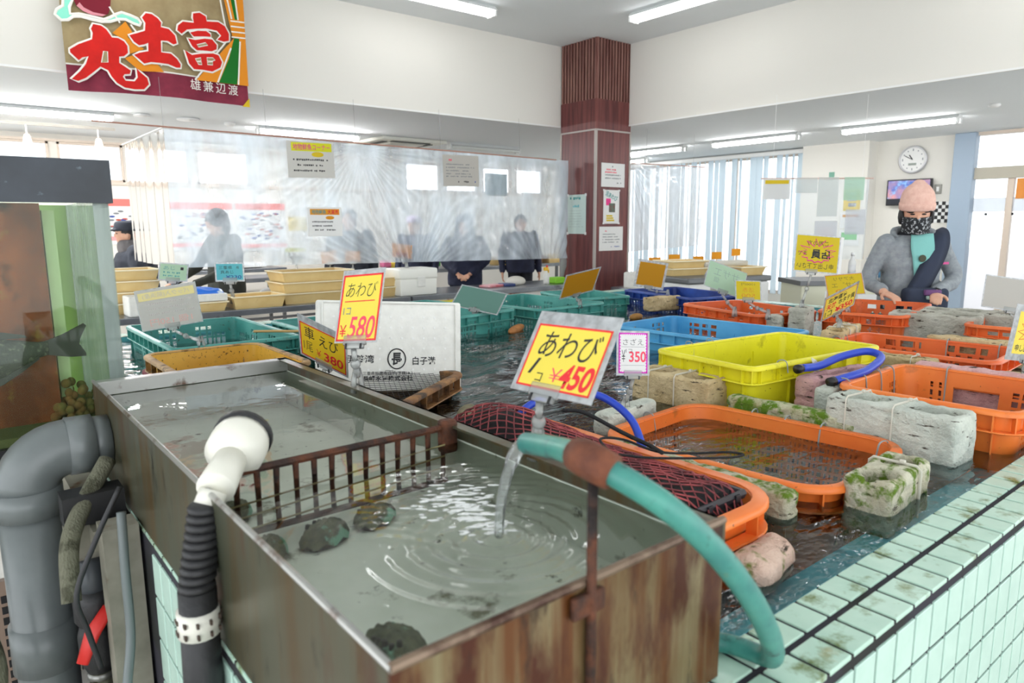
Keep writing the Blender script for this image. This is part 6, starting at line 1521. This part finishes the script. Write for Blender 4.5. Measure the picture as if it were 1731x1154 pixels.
for k, (x, y, z) in enumerate(((6.05, 5.0, 1.0), (6.45, 5.05, 1.02), (6.8, 4.98, .99), (7.15, 4.98, 1.03), (7.5, 4.95, 1.06))):
    simple('orange_tag', 'small orange price tag in the row right of the column, %s' % ('leftmost', 'second from left', 'middle', 'second from right', 'rightmost')[k], 'sign', O_SIGN, lambda b: (b.box((x, y, z), (.13, .004, .085), rz=-.7+.1*k), b.tube([(x, y, z-.04), (x, y+.01, .70)], .004, 6)))
t = thing('counter', 'cream-fronted counter with a dark top behind the starburst sign', 'counter', (6.3, 3.0, 0))
b = MB(); b.box((6.42, 3.0, .43), (1.15, .45, .86), rz=-.66); b.build('front', mat('cream_panel', srgb(232, 232, 208), .6), t)
b = MB(); b.box((6.42, 3.0, .885), (1.2, .5, .04), rz=-.66); b.build('worktop', m_ssd, t)
Mf = frame_M((6.0, 2.93, .70), (.79, -.613, 0), (0, 0, 1))
for i, (x, y, w_, h_, lab) in enumerate(((-.10, .02, .20, .24, 'notice with a yellow heading taped to the cream counter front'), (.19, .03, .22, .16, 'small blank white card taped to the cream counter front'))):
    c = Mf @ Vector((x, y, .17)); M = frame_M(c, (.79, -.613, 0), (0, 0, 1)); q = thing('notice', lab, 'notice', (c.x, c.y, c.z-h_/2))
    b = MB(); b.box((0, 0, 0), (w_, h_, .003), M); b.build('sheet', W_CARD, q)
    if i == 0: rect(q, M, 0, .085, .17, .04, O_SIGN, 'heading', .003); lines(q, M, -.08, .08, (.03, -.0), .014, PALER, 3); lines(q, M, -.08, .08, (-.07,), .014, GREYI, 4)
    else: lines(q, M, -.05, .05, (.02, -.01), .012, PALER, 4)
# things on the counter
def on_counter(x, y, z): return Mf @ Vector((x, y, z))
for k, (u, d, h_, r_, c, lab) in enumerate(((.30, -.12, .20, .035, srgb(60, 130, 190), 'blue-labelled bottle on the dark counter top'), (.42, -.10, .16, .03, srgb(120, 180, 220), 'short bottle with a pale blue label on the counter top'), (.20, -.2, .24, .03, srgb(240, 240, 240), 'tall white bottle at the back of the counter top'), (.50, -.22, .18, .04, srgb(90, 190, 90), 'green-capped tub on the counter top'))):
    p = on_counter(u, 0, d); t = thing('bottle', lab, 'bottle', (p.x, p.y, .905))
    b = MB(); b.lathe([(r_, 0), (r_, h_*.65), (r_*.45, h_*.8), (r_*.45, h_*.9)], Matrix.Translation((p.x, p.y, .905)), 16); b.build('bottle', m_white, t, True)
    b = MB(); b.lathe([(r_*1.03, h_*.15), (r_*1.03, h_*.55)], Matrix.Translation((p.x, p.y, .905)), 16); b.build('label_band', mat('lab%d' % k, c, .5), t, True)
    b = MB(); b.lathe([(r_*.55, h_*.88), (r_*.55, h_)], Matrix.Translation((p.x, p.y, .905)), 12); b.build('cap', m_white, t, True)
t = thing('tape_dispenser', 'beige upright dispenser with a raised arm on the counter top', 'dispenser', tuple(on_counter(.55, 0, -.1))[:2]+(.905,))
p = on_counter(.55, 0, -.1); b = MB(); b.box((p.x, p.y, 1.0), (.14, .16, .19), bev=.02); b.build('body', mat('beige_plastic', srgb(222, 216, 204), .5), t)
b = MB(); b.tube([(p.x-.02, p.y, 1.08), (p.x+.02, p.y-.04, 1.24), (p.x+.06, p.y-.06, 1.30)], [.03, .025, .012], 10); b.build('arm', mat('beige_plastic', srgb(222, 216, 204), .5), t, True)
t = thing('chair', 'grey metal chair back beside the grey hoodie', 'chair', (6.35, 2.35, 0))
b = MB(); b.tube(smooth_path([(6.20, 2.47, 0), (6.2, 2.47, .80), (6.25, 2.43, .88), (6.40, 2.31, .88), (6.45, 2.27, .80), (6.45, 2.27, 0)], 5), .014, 10); b.build('back_frame', mat('grey_tube', srgb(170, 172, 176), .35, .6), t, True)
b = MB(); b.box((6.22, 2.22, .46), (.30, .30, .05), rz=-.66, bev=.015); b.build('seat', m_ssd, t)
for q in ((6.05, 2.3), (6.2, 2.05)): b = MB(); b.tube([(q[0], q[1], 0), (q[0], q[1], .44)], .013, 8); b.build('leg', mat('grey_tube', srgb(170, 172, 176), .35, .6), t)
b = MB(); b.box((6.325, 2.37, .72), (.24, .012, .16), rz=-.66); b.build('back_panel', m_ssd, t)
# hanging acrylic screen with papers
XA = Vector((.79, -.613, 0)); c = Vector((6.10, 3.24, 1.43))
M = frame_M(c, XA, (0, 0, 1)); t = thing('acrylic_screen', 'clear hanging screen above the counter with papers taped to it', 'screen', (c.x, c.y, 1.07))
b = MB(); b.box((0, 0, 0), (.92, .70, .006), M); b.build('sheet', clear_mat('screen_clear', (.96, .98, .99, 1), 1.45, .05, haze=.12, hazecol=srgb(230, 238, 242)), t)
b = MB(); b.tube([M @ Vector((-.5, .36, 0)), M @ Vector((.5, .36, 0))], .006, 8); b.build('top_rod', mat('pinkish_rod', srgb(206, 176, 164), .5), t)
for x in (-.4, .4): b = MB(); b.tube([M @ Vector((x, .36, 0)), M @ Vector((x, .36, 0))+Vector((0, 0, LO-1.79))], .0015, 5); b.build('wire', m_white, t)
FP = [mat('film_paper_%d' % k, c_, .7, transl=.5, alpha=a) for k, (c_, a) in enumerate(((srgb(250, 250, 248), .8), (srgb(244, 250, 248), .45), (srgb(214, 248, 228), .6), (srgb(240, 244, 252), .4)))]
for i, (x, y, w_, h_, m, lab) in enumerate(((-.36, .27, .24, .18, FP[0], 'sheet with a yellow heading, leftmost on the hanging screen'), (-.10, .30, .20, .13, FP[1], 'small faint sheet second from left on the hanging screen'), (.10, .20, .18, .34, FP[1], 'tall faint sheet in the middle of the hanging screen'), (.33, .27, .18, .20, FP[2], 'pale green sheet at the right top of the hanging screen'), (.10, -.12, .20, .22, FP[3], 'sheet with reddish marks low on the hanging screen'), (.36, -.02, .18, .22, FP[3], 'pale blue sheet with yellow marks at the right of the hanging screen'))):
    cc = M @ Vector((x, y, .006)); M2 = frame_M(cc, XA, (0, 0, 1)); q = thing('paper_sheet', lab, 'paper', (cc.x, cc.y, cc.z-h_/2))
    b = MB(); b.box((0, 0, 0), (w_, h_, .002), M2); b.build('sheet', m, q)
    if i == 0: rect(q, M2, 0, h_/2-.03, w_-.03, .032, Y_SIGN, 'heading', .002)
    lines(q, M2, -w_*.4, w_*.4, [h_*.2-.03*k for k in range(4)], .008, PALER if i == 4 else PALEI, i+3)
# posters on the pier
for (y0, y1, z0, z1, m, lab, kind) in ((4.64, 4.87, 1.57, 1.86, Y_SIGN, 'yellow poster with dark photos on the wall pier left of the pink hat', 0), (4.62, 4.90, 1.33, 1.54, W_CARD, 'white notice with an orange heading below the yellow poster', 1), (4.62, 4.90, 1.09, 1.31, W_CARD, 'white notice with a green block, lowest on the wall pier', 2)):
    M = frame_M((9.925, (y0+y1)/2, (z0+z1)/2), (0, -1, 0), (0, 0, 1)); q = thing('wall_notice', lab, 'poster', (9.925, (y0+y1)/2, z0)); W_, H_ = y1-y0, z1-z0
    b = MB(); b.box((0, 0, 0), (W_, H_, .004), M); b.build('sheet', m, q)
    if kind == 0:
        for r_ in range(3): rect(q, M, -.01+.01*r_, .085-.075*r_, .15-.02*r_, .05, mat('dark_photo', srgb(50, 56, 66), .5, var=(srgb(190, 196, 196), 24)), 'photo', .003)
    if kind == 1: rect(q, M, 0, .065, .22, .035, O_SIGN, 'heading', .003); lines(q, M, -.11, .11, (.01, -.03, -.06), .012, PALEI, 5)
    if kind == 2: rect(q, M, 0, .02, .22, .10, mat('green_block', srgb(90, 180, 100), .6), 'green_block', .003)
simple('green_tag', 'small green and grey tag high on the wall pier', 'tag', mat('green_grey_tag', srgb(120, 170, 150), .6), lambda b: b.span((9.915, 5.03, 2.0), (9.93, 5.1, 2.11)))

# ------------------------------------------------------------------ hanging plastic curtains
m_film = clear_mat('curtain_film', (.97, .985, 1, 1), 1.5, .10, bump=[(9, .35, (1, 1, .25)), (40, .12, (1, 1, .5))], haze=.40, hazecol=srgb(230, 244, 255), hazevar=(4, .28, .80, (1, 1, .35)), boost=1.6)
def fold(x, z, cx, cz, n, ph, fall):
    a = math.atan2(z-cz, x-cx); r = sqrt((x-cx)**2+(z-cz)**2)
    return sin(a*n+ph+1.5*sin(a*5))*min(r, .35)*exp(-r/fall)
t = thing('plastic_curtain', 'long wrinkled clear plastic curtain hung over the display tables left of the column', 'curtain', (3.4, 5.9, 1.05))
X0, X1 = 1.42, 5.60
def cur(u, v):
    x = X0+(X1-X0)*u; zt = 2.125-.02*u; zb = 1.085-.065*u
    z = zb+(zt-zb)*v
    y = 5.9+.05*fold(x, z, 3.05, 2.08, 34, 0, .55)+.07*fold(x, z, 3.55, .85, 40, 1, .55)+.05*fold(x, z, 5.3, .75, 30, 2, .6)
    y += .010*sin(x*9+2*sin(x*2.3))*(1-v)+.006*sin(x*31+z*3)*(.4+.6*(1-v))+.012*noise.noise(Vector((x*2.2, z*3, 4)))
    return Vector((x, y+.0, z))
b = MB(); b.grid(300, 90, cur); b.build('film', m_film, t, True)
b = MB(); b.grid(60, 30, lambda u, v: Vector((1.42+.006*sin(u*40)+.012*sin(u*9), 5.9+1.45*u, 1.09+1.04*v))); b.build('side_film', clear_mat('side_film', (.97, .985, 1, 1), 1.45, .08, haze=.16, hazecol=srgb(240, 246, 255)), t, True)
m_rod = mat('reddish_rod', srgb(176, 128, 112), .5)
b = MB(); b.tube([(.95, 5.9, 2.145), (5.42, 5.9, 2.105)], .006, 8); b.build('rod', m_rod, t)
b = MB(); b.tube([(1.42, 5.9, 2.14), (1.42, 7.4, 2.14)], .005, 8); b.build('side_rod', m_white, t)
for x in (1.42, 2.2, 3.0, 3.9, 4.9): b = MB(); b.tube([(x, 5.9, 2.13), (x, 5.92, 3.38 if False else LO if True else 0)], .0013, 4); b.build('wire', mat('wire_grey', srgb(150, 150, 150), .5), t)
t = thing('plastic_curtain', 'hazy clear plastic curtain right of the column before the blinds', 'curtain', (7.0, 5.62, 1.05))
def cur2(u, v):
    x = 6.32+1.4*u; sag = .03*sin(pi*u)*v
    z = (1.08+.05*u)+(1.0-.02*u)*v-sag*.5
    return Vector((x, 5.62+.05*fold(x, z, 6.3, 2.1, 26, 0, .8)+.008*sin(x*26)+.01*noise.noise(Vector((x*3, z*3, 8))), z))
b = MB(); b.grid(120, 60, cur2); b.build('film', clear_mat('curtain_film_white', (.97, .985, 1, 1), 1.5, .12, bump=[(9, .35, (1, 1, .25))], haze=.55, hazecol=srgb(246, 250, 255), hazevar=(5, .5, .9, (1, 1, .35)), boost=1.4), t, True)
b = MB(); b.tube([(6.28, 5.62, 2.095), (7.74, 5.62, 2.115)], .006, 8); b.build('rod', m_rod, t)
for x in (6.6, 7.5): b = MB(); b.tube([(x, 5.62, 2.1), (x, 5.62, LO)], .0013, 4); b.build('wire', mat('wire_grey', srgb(150, 150, 150), .5), t)

# bits on the crates
tag(MB().tube(smooth_path([(1.02, 3.02, .955), (1.10, 2.96, .955), (1.18, 2.92, .952), (1.27, 2.91, .955)], 5), .006, 6).build('dry_stalk', mat('straw', srgb(196, 160, 104), .8), None, True), 'dry straw stalk lying across the sea-green crate rims', 'stalk')
tag(MB().tube(smooth_path([(1.015, 2.155, 1.07), (1.02, 2.15, 1.095), (1.035, 2.14, 1.10), (1.045, 2.135, 1.085), (1.05, 2.13, 1.115), (1.055, 2.125, 1.13)], 4), .004, 6).build('wire_hook', m_black, None, True), 'black wire hook against the foam lid left of the tall card', 'hook')
